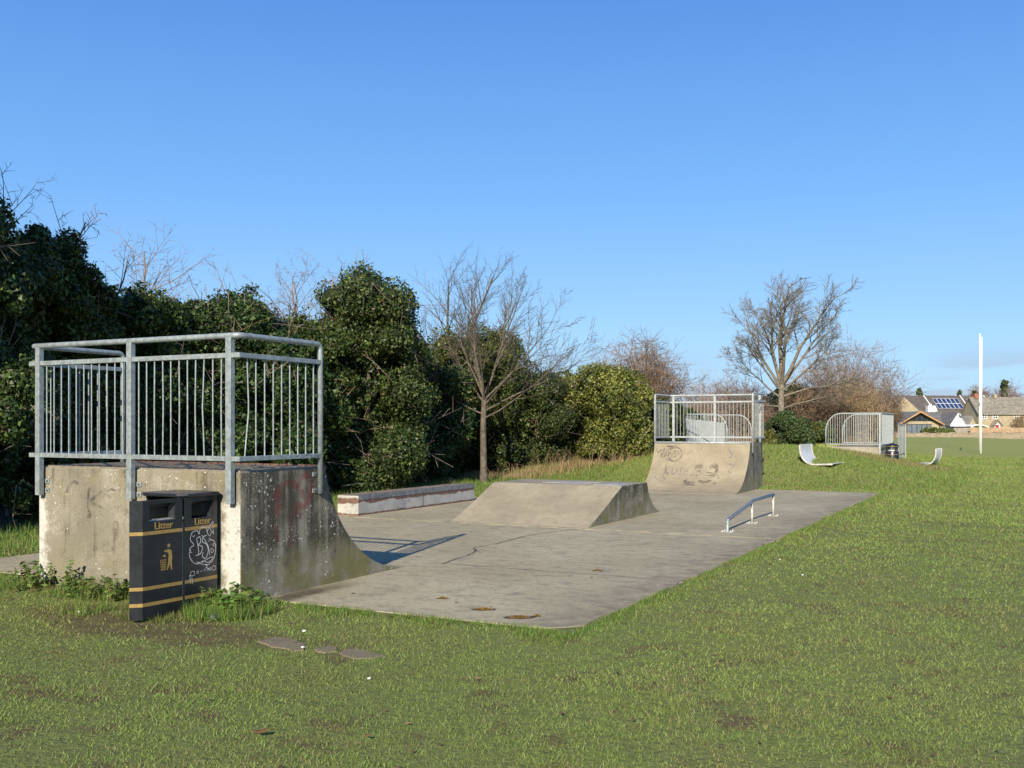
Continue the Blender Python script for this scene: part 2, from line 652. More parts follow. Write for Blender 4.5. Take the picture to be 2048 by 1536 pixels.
def ribbon(name, polylines, mp, width, mat, parent, lift=.003, closed=False, taper=True):
    """flat painted / cut strokes: polylines of 2-D points mapped onto a surface by mp(a, b) -> (point, normal)"""
    mb = MB()
    for pl in polylines:
        w = width
        if isinstance(pl, tuple):
            pl, w = pl
        # catmull-rom
        P = [Vector((a, b, 0)) for a, b in pl]
        out = []
        if len(P) == 2:
            out = [P[0].lerp(P[1], i / 4) for i in range(5)]
        else:
            for i in range(len(P) - 1):
                p0, p1, p2, p3 = P[max(i - 1, 0)], P[i], P[i + 1], P[min(i + 2, len(P) - 1)]
                for k in range(5):
                    t = k / 5
                    out.append(.5 * ((2 * p1) + (p2 - p0) * t + (2 * p0 - 5 * p1 + 4 * p2 - p3) * t * t + (3 * p1 - p0 - 3 * p2 + p3) * t ** 3))
            out.append(P[-1])
        vs = []
        for i, q in enumerate(out):
            tt = (out[min(i + 1, len(out) - 1)] - out[max(i - 1, 0)])
            if tt.length < 1e-9:
                tt = Vector((1, 0, 0))
            tt.normalize()
            nn = Vector((-tt.y, tt.x, 0))
            ww = w * (.5 if not taper else .5 * (.55 + .45 * min(1, min(i, len(out) - 1 - i) / 2)))
            for sg in (1, -1):
                e = q + nn * ww * sg
                pt, no = mp(e.x, e.y)
                vs.append(tuple(Vector(pt) + Vector(no) * lift))
        fs = [(2 * i, 2 * i + 1, 2 * i + 3, 2 * i + 2) for i in range(len(out) - 1)]
        mb.add(vs, fs)
    return mb.build(name, mat, parent)


def spray(name, col, dens=.6, scale=9., soft=.2, rough=.7):
    n = NT(name)
    n.set(Base_Color=col, Roughness=rough)
    tr = n.n('ShaderNodeBsdfTransparent')
    f = n.m('MULTIPLY', n.rng(n.m('ADD', n.m('MULTIPLY', n.noise(n.pos, scale, 3), .6), n.m('MULTIPLY', n.noise(n.pos, scale * 9, 3, .7), .4)), .5 - soft, .5 + soft), dens)
    mx = n.n('ShaderNodeMixShader', {0: f, 1: tr.outputs[0], 2: n.b.outputs[0]})
    n.t.links.new(mx.outputs[0], n.out.inputs['Surface'])
    return n.mat


M['crack'] = spray('crack_dirt', (.035, .030, .024), 1.0, 4, .3)


def padmap(a, b):
    return (a, b, .0275), (0, 0, 1)


def gp(px, py):
    d = 2000 * EYE / (py - 852)
    return at(px, d)


crk = [gp(*p) for p in [(884, 1133), (905, 1125), (928, 1117), (946, 1110), (951, 1104), (947, 1100), (962, 1097), (990, 1092), (1012, 1086), (1035, 1080), (1062, 1074), (1100, 1068), (1140, 1063), (1168, 1061)]]
ribbon('crack', [(crk, .026)], padmap, .02, M['crack'], pad, lift=.003, taper=False)
br = [gp(*p) for p in [(951, 1104), (958, 1108), (966, 1111)]]
ribbon('crack', [(br, .012)], padmap, .02, M['crack'], pad, lift=.003)
rr = random.Random(3)
for ycut, xa, xb in ((2.78, -3.0, -.02), (7.08, -7.7, -.03), (11.38, -7.2, -.05)):
    pl = [(x_, ycut + rr.uniform(-.012, .012)) for x_ in np.arange(xa, xb, .22)]
    ribbon('joint_dirt', [(pl, .022 if ycut < 3 else .012)], padmap, .02, M['crack'], pad, lift=.0025)

# ------------------------------------------------------------------ ramps


def white_corner(n, c, p, z):
    x = n.xyz(n.pos)[0]
    wob = n.m('MULTIPLY', n.m('SUBTRACT', n.noise(p, 9, 5, .65), .5), .34)
    e1 = n.rng(n.m('ADD', x, wob), -3.36, -3.24)
    e2 = n.rng(n.m('ADD', x, wob), -5.60, -5.70)
    lo = n.rng(n.m('ADD', z, wob), 1.0, .88)
    f = n.m('MULTIPLY', n.m('MAXIMUM', e1, e2), lo)
    f = n.m('MULTIPLY', f, n.rng(n.noise(p, 16, 5, .7), .30, .48, .35, .95))
    c = n.mix(f, c, (.56, .545, .50))
    pa = n.m('MULTIPLY', n.rng(n.noise(n.map(p, loc=(4, 2, 7)), 2.4, 5, .6), .50, .66), n.rng(n.noise(p, 30, 4, .7), .42, .6, .1, .8))
    c = n.mix(n.m('MULTIPLY', pa, .38), c, (.50, .47, .40))
    ye = n.m('MULTIPLY', n.rng(n.noise(n.map(p, loc=(1, 8, 3)), 4, 5), .5, .66), n.rng(z, .6, 1.15))
    c = n.mix(n.m('MULTIPLY', ye, .4), c, (.20, .17, .07))
    dk = n.noise(n.map(n.pos, scale=(12, 12, .9)), 1., 4, .6)
    c = n.mix(n.m('MULTIPLY', n.m('MULTIPLY', n.rng(dk, .56, .68), n.rng(z, .75, 1.1)), .6), c, (.09, .08, .06))
    return c


M['con_back'] = concrete('lichened_back_wall', (.245, .225, .172), (.08, .072, .06), .35, .6, .3, extra=white_corner)
M['con_side'] = concrete('black_stained_side_wall', (.33, .30, .225), (.06, .055, .043), .95, .9, .75, (3, 1, 5))
M['con_side_far'] = concrete('grey_stained_side_wall', (.27, .25, .20), (.075, .068, .055), .75, .7, .6, (6, 2, 9))
M['con_face'] = concrete('worn_riding_face', (.335, .290, .205), (.2, .17, .13), 0, .35, 0, (1, 4, 2))
M['con_top'] = concrete('smooth_deck', (.33, .295, .22), (.1, .1, .1), 0, .1, 0, (2, 2, 2))
M['con_fun'] = concrete('rough_bank_face', (.345, .305, .220), (.2, .17, .13), 0, .3, 0, (8, 4, 2), fine=.75)


def arc_profile(y_lip, y_base, h, z0, n=14):
    """quarter arc tangent to the ground at y_base rising to the lip"""
    run = abs(y_lip - y_base)
    th = 2 * math.atan2(h - z0, run)
    r = run / math.sin(th)
    sg = 1 if y_base > y_lip else -1
    out = []
    for i in range(n + 1):
        a = th * (1 - i / n)
        out.append((y_base - sg * r * math.sin(a), z0 + r * (1 - math.cos(a))))
    return out, r, th


H = 1.19
RX0, RX1 = -5.77, -3.10
RYB, RYL, RYF = -.26, .94, 2.40
arc, ar, ath = arc_profile(RYL, RYF, H, .03)
prof = [(RYB, -.1), (RYB, H)] + arc + [(RYF, -.1)]
mi = [0, 2] + [1] * (len(arc) - 1) + [1, 1]
ramp = empty('quarter_pipe', (-4.435, .9, 0), 0, 'concrete quarter pipe with dark stained side wall, railed on top, beside the open litter bin', 'ramp')
ro = MB().prism(prof, 'x', RX0, RX1, [0, 2] + [1] * (len(arc) + 1), 3).build('ramp_body', [M['con_back'], M['con_face'], M['con_top'], M['con_side']], None, bevel=.012)


def parent_keep(o, p):
    o.parent = p
    o.matrix_parent_inverse = Matrix.Translation(p.location).inverted() if p.rotation_euler.z == 0 else (Matrix.Translation(p.location) @ p.rotation_euler.to_matrix().to_4x4()).inverted()
    return o


parent_keep(ro, ramp)
parent_keep(MB().tube([(RX0 + .01, RYL, H - .005), (RX1 - .01, RYL, H - .005)], .032, 10).build('coping', M['rust'], smooth=True), ramp)
M['deck_plate'] = plain('ribbed_deck_plate', (.25, .215, .16), .6, .2, .2, 12)
dp = MB().box(RX0 + .02, RX1 - .03, RYB + .03, RYL - .06, H - .01, H + .012)
for i in range(20):
    xx = RX0 + .1 + i * .13
    dp.box(xx, xx + .012, RYB + .04, RYL - .08, H + .012, H + .018)
parent_keep(dp.build('deck_plate', M['deck_plate']), ramp)

# graffiti on the near ramp
M['red_spray'] = spray('faded_red_spray', (.30, .06, .05), .48, 8, .2)
M['grey_spray'] = spray('faded_dark_spray', (.05, .05, .055), .5, 13, .18)
M['chalk'] = spray('pale_scratch', (.42, .39, .30), .55, 14, .18)


def sidemap(a, b):      # a = y, b = z on the near ramp's right side
    return (RX1, a, b), (1, 0, 0)


def backmap(a, b):      # a = x, b = z on its back wall
    return (a, RYB, b), (0, -1, 0)


red = [([(.28, 1.05), (.22, .95), (.25, .86), (.2, .78)], .10), ([(.28, 1.06), (.42, 1.06), (.52, 1.03)], .07), ([(.5, .98), (.55, 1.09), (.65, 1.12), (.72, 1.02), (.68, .9), (.6, .82), (.52, .86), (.42, .74)], .06),
       ([(.42, .75), (.44, .6), (.40, .45)], .05), ([(.54, .86), (.56, .70)], .05), ([(.55, .95), (.62, .95)], .10), ([(.2, .7), (.22, .52)], .05)]
parent_keep(ribbon('graffiti', red, sidemap, .06, M['red_spray'], None), ramp)
chk = [([(1.35, .60), (1.36, .76), (1.45, .80), (1.52, .86), (1.58, .80), (1.68, .78), (1.74, .70), (1.70, .60), (1.62, .58)], .022), ([(1.38, .60), (1.44, .72), (1.55, .74), (1.62, .66), (1.60, .58)], .014),
       ([(1.32, .88), (1.40, .80), (1.34, .78)], .012), ([(1.2, .99), (1.45, 1.0), (1.6, 1.0)], .010), ([(1.75, .92), (1.74, .70)], .010), ([(1.62, .42), (1.80, .44), (1.98, .45)], .012), ([(1.74, .42), (1.76, .22)], .012), ([(1.82, .7), (1.92, .62), (1.95, .5)], .012)]
parent_keep(ribbon('graffiti', chk, sidemap, .02, M['chalk'], None), ramp)
bk = [([(-5.18, 1.03), (-5.25, 1.05), (-5.32, 1.01), (-5.36, .94)], .035), ([(-5.03, 1.0), (-5.05, .88), (-5.04, .76)], .03), ([(-4.86, .97), (-4.97, .9), (-5.03, .86), (-4.95, .84), (-4.84, .80)], .03), ([(-4.66, .98), (-4.74, .99), (-4.79, .95), (-4.73, .91)], .025), ([(-5.05, .77), (-5.02, .74), (-5.06, .71)], .05)]
parent_keep(ribbon('graffiti', bk, backmap, .03, M['grey_spray'], None), ramp)

# far quarter pipe
FX0, FX1 = -5.38, -2.95
FYF, FYL, FYB = 15.70, 17.18, 18.42
arc2, ar2, ath2 = arc_profile(FYL, FYF, H, .03)
prof2 = [(FYB, H), (FYB, -.1), (FYF, -.1)] + arc2[::-1]
n2 = len(prof2)
ramp2 = empty('quarter_pipe', (-4.28, 17, 0), 0, 'concrete quarter pipe facing the camera, pale riding face with dark graffiti, at the grass bank', 'ramp')
fo = MB().prism(prof2, 'x', FX0, FX1, [2, 1] + [0] * (n2 - 3) + [1], 2).build('ramp_body', [M['con_face'], M['con_top'], M['con_side_far']], None, bevel=.012)
parent_keep(fo, ramp2)
parent_keep(MB().tube([(FX0 + .01, FYL, H - .005), (FX1 - .01, FYL, H - .005)], .03, 10).build('coping', M['galv_dull'], smooth=True), ramp2)


def facemap(a, b):      # a = x, b = arc fraction 0 (foot) .. 1 (lip)
    an = ath2 * b
    y = FYF + ar2 * math.sin(an)
    z = .03 + ar2 * (1 - math.cos(an))
    return (a, y, z), (0, -math.sin(an), math.cos(an))


def circ(cx, cy, rx, ry, a0=0, a1=360, n=14, sp=1.0):
    return [(cx + rx * (1 - (1 - sp) * i / n) * math.cos(R(a0 + (a1 - a0) * i / n)), cy + ry * (1 - (1 - sp) * i / n) * math.sin(R(a0 + (a1 - a0) * i / n))) for i in range(n + 1)]


fx = lambda t: FX0 + (FX1 - FX0) * t
tagl = [([(fx(.03), .92), (fx(.05), .86), (fx(.08), .90), (fx(.09), .80), (fx(.11), .93), (fx(.12), .80), (fx(.14), .90)], .022), ([(fx(.13), .95), (fx(.20), .94), (fx(.15), .90), (fx(.14), .82), (fx(.18), .86), (fx(.20), .80), (fx(.17), .76), (fx(.15), .80)], .022),
        ([(fx(.14), .94), (fx(.24), .955)], .022), (circ(fx(.235), .84, .17, .095, 60, 420), .022), (circ(fx(.235), .84, .10, .055, 0, 520, 20, .15), .02)]
for st_k in tagl:
    parent_keep(ribbon('graffiti', [st_k], facemap, .02, M['grey_spray'], None), ramp2)
M['violet_spray'] = spray('faded_violet_spray', (.17, .13, .20), .55, 12, .2)
kush = [([(fx(.16), .70), (fx(.17), .60), (fx(.16), .52)], .035), ([(fx(.21), .68), (fx(.17), .60), (fx(.22), .54)], .028), ([(fx(.24), .66), (fx(.245), .56), (fx(.28), .55), (fx(.29), .66)], .022), ([(fx(.35), .65), (fx(.32), .64), (fx(.34), .58), (fx(.32), .53)], .02), ([(fx(.37), .66), (fx(.37), .54)], .02), ([(fx(.40), .66), (fx(.405), .54)], .02), ([(fx(.37), .60), (fx(.40), .6)], .018),
        ([(fx(.07), .50), (fx(.12), .44), (fx(.16), .50), (fx(.20), .43)], .015), ([(fx(.78), .93), (fx(.83), .84), (fx(.80), .80)], .02), ([(fx(.80), .72), (fx(.87), .70), (fx(.82), .62), (fx(.86), .58)], .018)]
for st_k in kush:
    parent_keep(ribbon('graffiti', [st_k], facemap, .02, M['violet_spray'], None), ramp2)
blob = [([(fx(.47), .655), (fx(.51), .675), (fx(.56), .665)], .06), ([(fx(.62), .66), (fx(.67), .69), (fx(.705), .64), (fx(.69), .585)], .075), ([(fx(.50), .60), (fx(.53), .61), (fx(.55), .56)], .02), ([(fx(.45), .53), (fx(.49), .535), (fx(.53), .53)], .02), ([(fx(.60), .585), (fx(.66), .575), (fx(.72), .545), (fx(.75), .50)], .022),
        ([(fx(.62), .53), (fx(.67), .54), (fx(.71), .525)], .022), (circ(fx(.665), .525, .06, .02), .014), ([(fx(.43), .44), (fx(.41), .40), (fx(.47), .38), (fx(.53), .385)], .06), ([(fx(.55), .43), (fx(.60), .41), (fx(.68), .44)], .055), ([(fx(.40), .33), (fx(.46), .34), (fx(.54), .325)], .04), ([(fx(.73), .50), (fx(.75), .485)], .04), ([(fx(.60), .37), (fx(.63), .372)], .03), ([(fx(.71), .38), (fx(.74), .385)], .035)]
for st_k in blob:
    parent_keep(ribbon('graffiti', [st_k], facemap, .02, M['grey_spray'], None), ramp2)

# hump (fun box)
UX0, UX1 = -5.40, -2.95
arc3, _, _ = arc_profile(9.87, 10.68, .60, .03, 10)
prof3 = [(7.17, -.1), (7.17, .022), (7.5, .135), (8.65, .60)] + arc3 + [(10.68, -.1)]
fb = empty('skate_hump', (-4.17, 8.9, 0), 0, 'low concrete hump with rough sloping front and speckled dark side, mid pad', 'ramp')
n3 = len(prof3)
parent_keep(MB().prism(prof3, 'x', UX0, UX1, [2, 0, 0, 1] + [0] * (n3 - 5) + [2], 3).build('ramp_body', [M['con_fun'], M['con_top'], M['con_top'], M['con_side']], None, bevel=.012), fb)
M['plate_shine'] = plain('worn_top_plate', (.40, .39, .36), .5, .2, .2, 6)
parent_keep(MB().prism([(-4.6, 9.0), (-3.9, 8.9), (-3.6, 9.3), (-4.2, 9.55)], 'z', .598, .607).build('steel_patch', M['plate_shine']), fb)
parent_keep(MB().prism([(-3.5, 8.75), (-3.05, 8.72), (-3.02, 9.3), (-3.3, 9.2)], 'z', .598, .607).build('steel_patch', M['plate_shine']), fb)


# grind box
def box_mat():
    n = NT('rusty_white_painted_box')
    p = n.pos
    z = n.xyz(p)[2]
    w = n.mix(n.rng(n.noise(p, 3, 4), .3, .7), (.33, .325, .295), (.45, .435, .395))
    nz = n.noise(n.map(p, scale=(1, 1, 3)), 9, 6, .7)
    nz2 = n.noise(p, 2.2, 5, .6)
    band = n.m('MULTIPLY', n.rng(n.m('ADD', z, n.m('MULTIPLY', n.m('SUBTRACT', nz2, .5), .20)), .235, .255), n.rng(n.m('ADD', z, n.m('MULTIPLY', n.m('SUBTRACT', nz, .5), .12)), .345, .325))
    foot = n.rng(n.m('ADD', z, n.m('MULTIPLY', n.m('SUBTRACT', nz, .5), .10)), .07, .05)
    chips = n.rng(nz, .63, .66)
    f = n.m('MAXIMUM', n.m('MAXIMUM', band, foot), n.m('MULTIPLY', chips, .8))
    c = n.mix(f, w, n.mix(n.rng(n.noise(p, 20, 4), .4, .6), (.17, .09, .06), (.11, .065, .045)))
    n.set(Base_Color=c, Roughness=.7)
    n.bump(n.m('SUBTRACT', 1., f), .4, .004)
    return n.mat


gb = empty('grind_box', (-7.56, 9.3, 0), 0, 'long low rusty white painted grind box along the hedge side of the pad', 'grind box')
parent_keep(MB().box(-7.79, -7.34, 7.27, 11.38, .0, .375).build('box_body', box_mat(), bevel=.006), gb)
M['edge_steel'] = plain('worn_edge_steel', (.25, .26, .27), .4, .6, .3, 16)
ang = MB().prism([(-7.345, .30), (-7.334, .30), (-7.334, .382), (-7.40, .382), (-7.40, .3755), (-7.345, .3755)], 'y', 7.275, 11.375)
parent_keep(ang.build('edge_angle', M['edge_steel']), gb)
M['box_top'] = plain('worn_rusty_top', (.22, .17, .13), .7, .1, .4, 5)
parent_keep(MB().box(-7.785, -7.402, 7.275, 11.375, .3755, .381).build('top_sheet', M['box_top']), gb)
parent_keep(MB().box(-7.338, -7.335, 9.35, 9.365, .05, .29).build('weld_seam', M['rust']), gb)
M['purple_spray'] = spray('faded_purple_spray', (.24, .19, .36), .7, 14, .2)


def boxmap(a, b):
    return (-7.334, a, b), (1, 0, 0)


pp = [([(8.55, .27), (8.65, .31), (8.72, .27), (8.62, .24)], .025), ([(8.6, .22), (8.7, .20), (8.72, .15), (8.62, .14)], .03), ([(8.48, .12), (8.5, .07), (8.62, .07), (8.75, .10)], .03), ([(8.78, .29), (8.86, .28), (8.88, .2), (8.8, .17)], .025), ([(8.5, .2), (8.58, .17)], .02)]
parent_keep(ribbon('graffiti', pp, boxmap, .03, M['purple_spray'], None, lift=.0015), gb)

# grind rail
gr = empty('grind_rail', (-.9, 9.2, .022), 0, 'low kinked steel grind rail on three white posts near the grass edge', 'rail')
ra = Vector((-.9, 7.67, 0))
P1r, P2r, P3r = Vector((-.9, 7.67, .022)), Vector((-.90, 9.13, .022)), Vector((-.90, 10.62, .022))
hz = [.15, .37, .36]
path = [P1r + Vector((0, 0, .16)), P1r + Vector((0, .03, .185)), P2r + Vector((0, -.10, .335)), P2r + Vector((0, 0, .365)), P2r + Vector((0, .10, .372)), P3r + Vector((0, .02, .375))]
parent_keep(MB().tube(path, .027, 12).build('rail_tube', M['steel_blue'], smooth=True), gr)
parent_keep(MB().tube([P1r + Vector((0, -.015, 0)), P1r + Vector((0, 0, .165))], .026, 12).build('post', M['galv']), gr)
for P_, hh in ((P2r, .345), (P3r, .35)):
    parent_keep(MB().tube([P_, P_ + Vector((0, 0, hh))], .020, 12).build('post', M['white_paint'], smooth=True), gr)
for P_ in (P1r, P2r, P3r):
    b = MB().box(P_.x - .085, P_.x + .085, P_.y - .085, P_.y + .085, .0225, .031)
    parent_keep(b.build('base_plate', M['white_paint'], bevel=.003), gr)
    for sx in (-1, 1):
        for sy in (-1, 1):
            c = MB().lathe([(.013, 0), (.013, .012), (.006, .02)], 6, (P_.x + sx * .062, P_.y + sy * .062, .031))
            parent_keep(c.build('bolt', M['white_paint']), gr)


# ------------------------------------------------------------------ guard railings on the ramps
def round_path(pts, r, n=5):
    out = [Vector(pts[0])]
    for i in range(1, len(pts) - 1):
        p = Vector(pts[i])
        a = (Vector(pts[i - 1]) - p).normalized()
        b = (Vector(pts[i + 1]) - p).normalized()
        for k in range(n + 1):
            t = k / n
            q = (p + a * r) * (1 - t) ** 2 + p * 2 * t * (1 - t) + (p + b * r) * t ** 2
            out.append(q)
    out.append(Vector(pts[-1]))
    return out


def guard_railing(loc, rz, w, depth, label, bent, mats):
    """local frame: y=0 is the ramp's back face, +y towards the lip, x across, z up from the pad"""
    g = empty('guard_railing', loc, rz, label, 'railing')
    st = mats
    o = .05
    sx_ = w + .032
    zt, zu, zl = 2.40, 2.225, 1.31
    zp = .94
    top = [(-sx_, depth, zp), (-sx_, depth, zt), (-sx_, -o, zt), (sx_, -o, zt), (sx_, depth, zt), (sx_, depth, zp)]
    MB().tube(round_path(top, .06), .0265, 12).build('top_rail', st, g, smooth=True)
    for z_ in (zu, zl):
        MB().box(-sx_ - .0225, sx_ + .0225, -o - .022, -o + .022, z_ - .022, z_ + .022).build('cross_rail', st, g, bevel=.003)
        for sg in (-1, 1):
            x0, x1 = sorted((sg * (sx_ - .022), sg * (sx_ + .0215)))
            MB().box(x0, x1, -o + .023, depth - .02, z_ - .0215, z_ + .0215).build('cross_rail', st, g, bevel=.003)
    posts = [-(w - .08), .03, w - .07]
    for k, px_ in enumerate(posts):
        MB().box(px_ - .031, px_ + .031, -o - .031, -o + .024, zp - .03, zt - .012).build('post', st, g, bevel=.003)
        for z_ in (1.05, .955):
            for sg in (-1, 1):
                if (k == 0 and sg < 0) or (k == 2 and sg > 0):
                    continue
                x0, x1 = sorted((px_ + sg * .028, px_ + sg * .085))
                br_ = MB().box(x0, x1, -.012, -.002, z_ - .022, z_ + .022).build('bracket', st, g, bevel=.002)
                cx = (x0 + x1) / 2 + sg * .008
                b_ = MB().tube([(cx, -.012, z_), (cx, -.022, z_)], .009, 6).build('bolt', M['bolt'], br_)
    for sg in (-1, 1):
        for z_ in (1.13, .97):
            x0, x1 = sorted((sg * (w + .001), sg * (w + .008)))
            br_ = MB().box(x0, x1, depth - .085, depth - .02, z_ - .022, z_ + .022).build('bracket', st, g, bevel=.002)
            MB().tube([(sg * (w + .008), depth - .055, z_), (sg * (w + .018), depth - .055, z_)], .009, 6).build('bolt', M['bolt'], br_)
    rr_ = random.Random(5)
    mesh = {}

    def bar(x, y, bend=0., lean=0.):
        zm = (zu + zl) / 2
        if bend == 0 and lean == 0:
            if 'm' not in mesh:
                mb = MB().tube([(0, 0, zl), (0, 0, zu)], .0072, 6, caps=False)
                ob = mb.build('bar', st, g, smooth=True)
                ob.location = (x, y, 0)
                mesh['m'] = ob.data
            else:
                ob = bpy.data.objects.new('bar', mesh['m'])
                COL.objects.link(ob)
                ob.parent = g
                ob.location = (x, y, 0)
            return
        MB().tube([(x + lean, y, zl), (x + bend * .5, y, zl + .25), (x + bend, y, zm), (x + bend * .5, y, zu - .25), (x, y, zu)], .0072, 6, caps=False).build('bar', st, g, smooth=True)
    for a_, b_ in ((posts[0], posts[1]), (posts[1], posts[2])):
        n_ = 11
        for i in range(n_):
            x_ = a_ + (b_ - a_) * (i + 1) / (n_ + 1)
            bd = 0
            if bent and a_ == posts[1] and i == 8:
                bd = -.022
            elif bent and rr_.random() < .3:
                bd = rr_.uniform(-.008, .008)
            bar(x_, -o, bd)
    for sg in (-1, 1):
        for i in range(9):
            y_ = -o + .03 + (depth - .02 + o) * (i + .6) / 9.6
            bd = 0.
            ln = 0.
            if bent and sg > 0 and i == 0:
                # the bent first bar of the right hand panel
                zm = (zu + zl) / 2
                MB().tube([(sx_, y_ - .03, zl), (sx_, y_ + .02, zm - .05), (sx_, y_ + .02, zm + .05), (sx_, y_, zu)], .0072, 6, caps=False).build('bar', st, g, smooth=True)
                continue
            bar(sg * sx_, y_)
    return g


near_rail = guard_railing(((RX0 + RX1) / 2, RYB, 0), 0, (RX1 - RX0) / 2, 1.08, 'galvanised guard railing on top of the quarter pipe beside the litter bin', True, M['galv'])
far_rail = guard_railing(((FX0 + FX1) / 2, FYB, 0), math.pi, (FX1 - FX0) / 2, 1.13, 'galvanised guard railing on top of the quarter pipe at the grass bank', False, M['galv_dull'])
M['ink'] = spray('black_marker', (.02, .02, .025), .9, 30, .4)


def railmap(a, b):
    return ((RX0 + RX1) / 2 + (RX1 - RX0) / 2 + .032 + .0215, a, b), (1, 0, 0)


def ink_part():
    o = ribbon('marker_scrawl', [([(.56, 1.318), (.62, 1.325), (.66, 1.312), (.66, 1.3), (.70, 1.296), (.72, 1.32), (.75, 1.30), (.78, 1.325)], .007), ([(.42, 1.322), (.46, 1.308)], .006), ([(.42, 1.308), (.46, 1.322)], .006)], railmap, .006, M['ink'], None, lift=.002)
    parent_keep(o, near_rail)


ink_part()

# ------------------------------------------------------------------ litter bin with its door open
M['bin_black'] = plain('black_bin_plastic', (.014, .016, .020), .33, 0, .25, 8)
M['bin_inner'] = plain('galvanised_liner', (.50, .50, .48), .5, .5, .15, 20)
M['gold'] = plain('gold_print', (.29, .195, .058), .45, .0, .12, 20)
M['white_ink'] = plain('white_marker', (.55, .56, .58), .6, 0, .1, 30)
BX, BY = -3.314, -.713
bin_ = empty('litter_bin', (BX, BY, 0), 0, 'black and gold litter bin with its door hanging open against the ramp', 'litter bin')
bw, bd, bh = .50, .42, .985
# body: back and left panels, right panel as a frame round the slot, corner chamfers
bm_ = MB()
bm_.box(-bw, -bw + .02, .04, bd - .03, .04, bh)
bm_.box(-bw + .03, -.03, bd - .02, bd, .04, bh)
bm_.box(-bw + .03, -.02, .03, bd - .03, .04, .06)
bm_.build('body_shell', M['bin_black'], bin_, bevel=.006)
rp = MB()
ys0, ys1, zs0, zs1 = .085, .345, .80, .945
rp.box(-.018, 0, .01, ys0, .05, bh)
rp.box(-.018, 0, ys1, bd - .028, .05, bh)
rp.box(-.018, 0, ys0, ys1, .05, zs0)
rp.box(-.018, 0, ys0, ys1, zs1, bh)
rp.prism([(0, bd - .028), (-.03, bd), (-.045, bd - .012), (-.018, bd - .034)], 'z', .05, bh)
right = rp.build('side_panel', M['bin_black'], bin_)


def chute(par, f, u0, u1, z0, z1, dep):
    """tapered hood round a slot: f(u, w, z) maps along, inward depth and height"""
    mb = MB()
    t = .03
    o_ = [(u0, z0), (u1, z0), (u1, z1), (u0, z1)]
    i_ = [(u0 + t, z0 + .012), (u1 - t, z0 + .012), (u1 - t, z1 - t), (u0 + t, z1 - t)]
    vs = [f(a, .0185, b) for a, b in o_] + [f(a, dep, b) for a, b in i_]
    mb.add(vs, [(k, (k + 1) % 4, 4 + (k + 1) % 4, 4 + k) for k in range(4)])
    return mb.build('chute', M['bin_black'], par)


chute(bin_, lambda u, w_, z: (-w_, u, z), ys0, ys1, zs0, zs1, .11)
MB().box(-bw + .05, -.03, .05, bd - .05, .07, .78).build('liner', M['bin_inner'], bin_, bevel=.01)
MB().prism([(-bw - .03, .02), (-bw + .05, -.035), (-.05, -.035), (.03, .03), (.03, bd - .03), (-.03, bd + .01), (-bw + .03, bd + .01), (-bw - .03, bd - .04)], 'z', bh + .004, bh + .034).build('lid', M['bin_black'], bin_, bevel=.012, seg=3)
MB().box(-bw + .02, -.02, .0, bd, .0, .045).build('plinth', M['bin_black'], bin_, bevel=.008)
for z_ in (.715, .262, .129):
    MB().box(.0, .0022, .012, bd - .03, z_ - .0145, z_ + .0145).build('gold_band', M['gold'], bin_)
# door
door = empty('door', (-.004, -.012, 0), R(86.5))
door.parent = bin_
# door local: x from 0 (hinge) to -0.5 along the leaf, outer face at y=0 looking to -y, thickness to +y
dm = MB()
dw = .41
a0, a1, b0, b1 = -.345, -.075, .808, .952
dm.box(-dw, a0, 0, .02, .012, .985)
dm.box(a1, -.002, 0, .02, .012, .985)
dm.box(a0, a1, 0, .02, .012, b0)
dm.box(a0, a1, 0, .02, b1, .985)
leaf = dm.build('door_leaf', M['bin_black'], door)
MB().prism([(-dw - .0005, 0), (-dw - .075, .072), (-dw - .062, .086), (-dw - .0005, .021)], 'z', .008, .985).build('corner_post', M['bin_black'], door)
MB().box(-dw, -.01, .021, .075, .965, .98).build('top_flange', M['bin_black'], door)
MB().box(-dw + .03, -.03, .021, .06, .02, .03).build('bottom_flange', M['bin_black'], door)
MB().box(-.012, .0, .021, .06, .02, .97).build('hinge_flange', M['bin_black'], door)
chute(door, lambda u, w_, z: (u, w_, z), a0, a1, b0, b1, .055)
MB().box(a0 + .0, a1 - .0, .03, .05, b0 - .03, b0 + .012).build('chute_lip', M['bin_inner'], door)
for z_ in (.715, .262, .129):
    MB().box(-dw, -.004, -.0022, .0, z_ - .0145, z_ + .0145).build('gold_band', M['gold'], door)
    b2 = MB()
    nx_, ny_ = -.72, -.69
    p0 = Vector((-dw - .001, -.001, 0))
    p1 = Vector((-dw - .076, .071, 0))
    of = Vector((nx_, ny_, 0)) * .0025
    b2.add([p0 + of + Vector((0, 0, z_ - .0145)), p1 + of + Vector((0, 0, z_ - .0145)), p1 + of + Vector((0, 0, z_ + .0145)), p0 + of + Vector((0, 0, z_ + .0145))], [(3, 2, 1, 0)])
    b2.build('gold_band', M['gold'], door)


def text_mesh(name, body, size, mat, parent, loc, rot, extrude=.0012):
    c = bpy.data.curves.new('txt', 'FONT')
    c.body = body
    c.size = size
    c.align_x = 'CENTER'
    c.extrude = extrude
    c.offset = size * .012
    t = bpy.data.objects.new('txt', c)
    COL.objects.link(t)
    bpy.context.view_layer.update()
    dg = bpy.context.evaluated_depsgraph_get()
    me = bpy.data.meshes.new_from_object(t.evaluated_get(dg))
    bpy.data.objects.remove(t, do_unlink=True)
    o = link(name, me, mat, parent)
    o.location = loc
    o.rotation_euler = rot
    return o


text_mesh('lettering', 'Litter', .085, M['gold'], door, (-.20, -.0015, .742), (R(90), 0, 0))
text_mesh('lettering', 'Litter', .085, M['gold'], bin_, (.0015, .215, .742), (R(90), 0, R(90)))


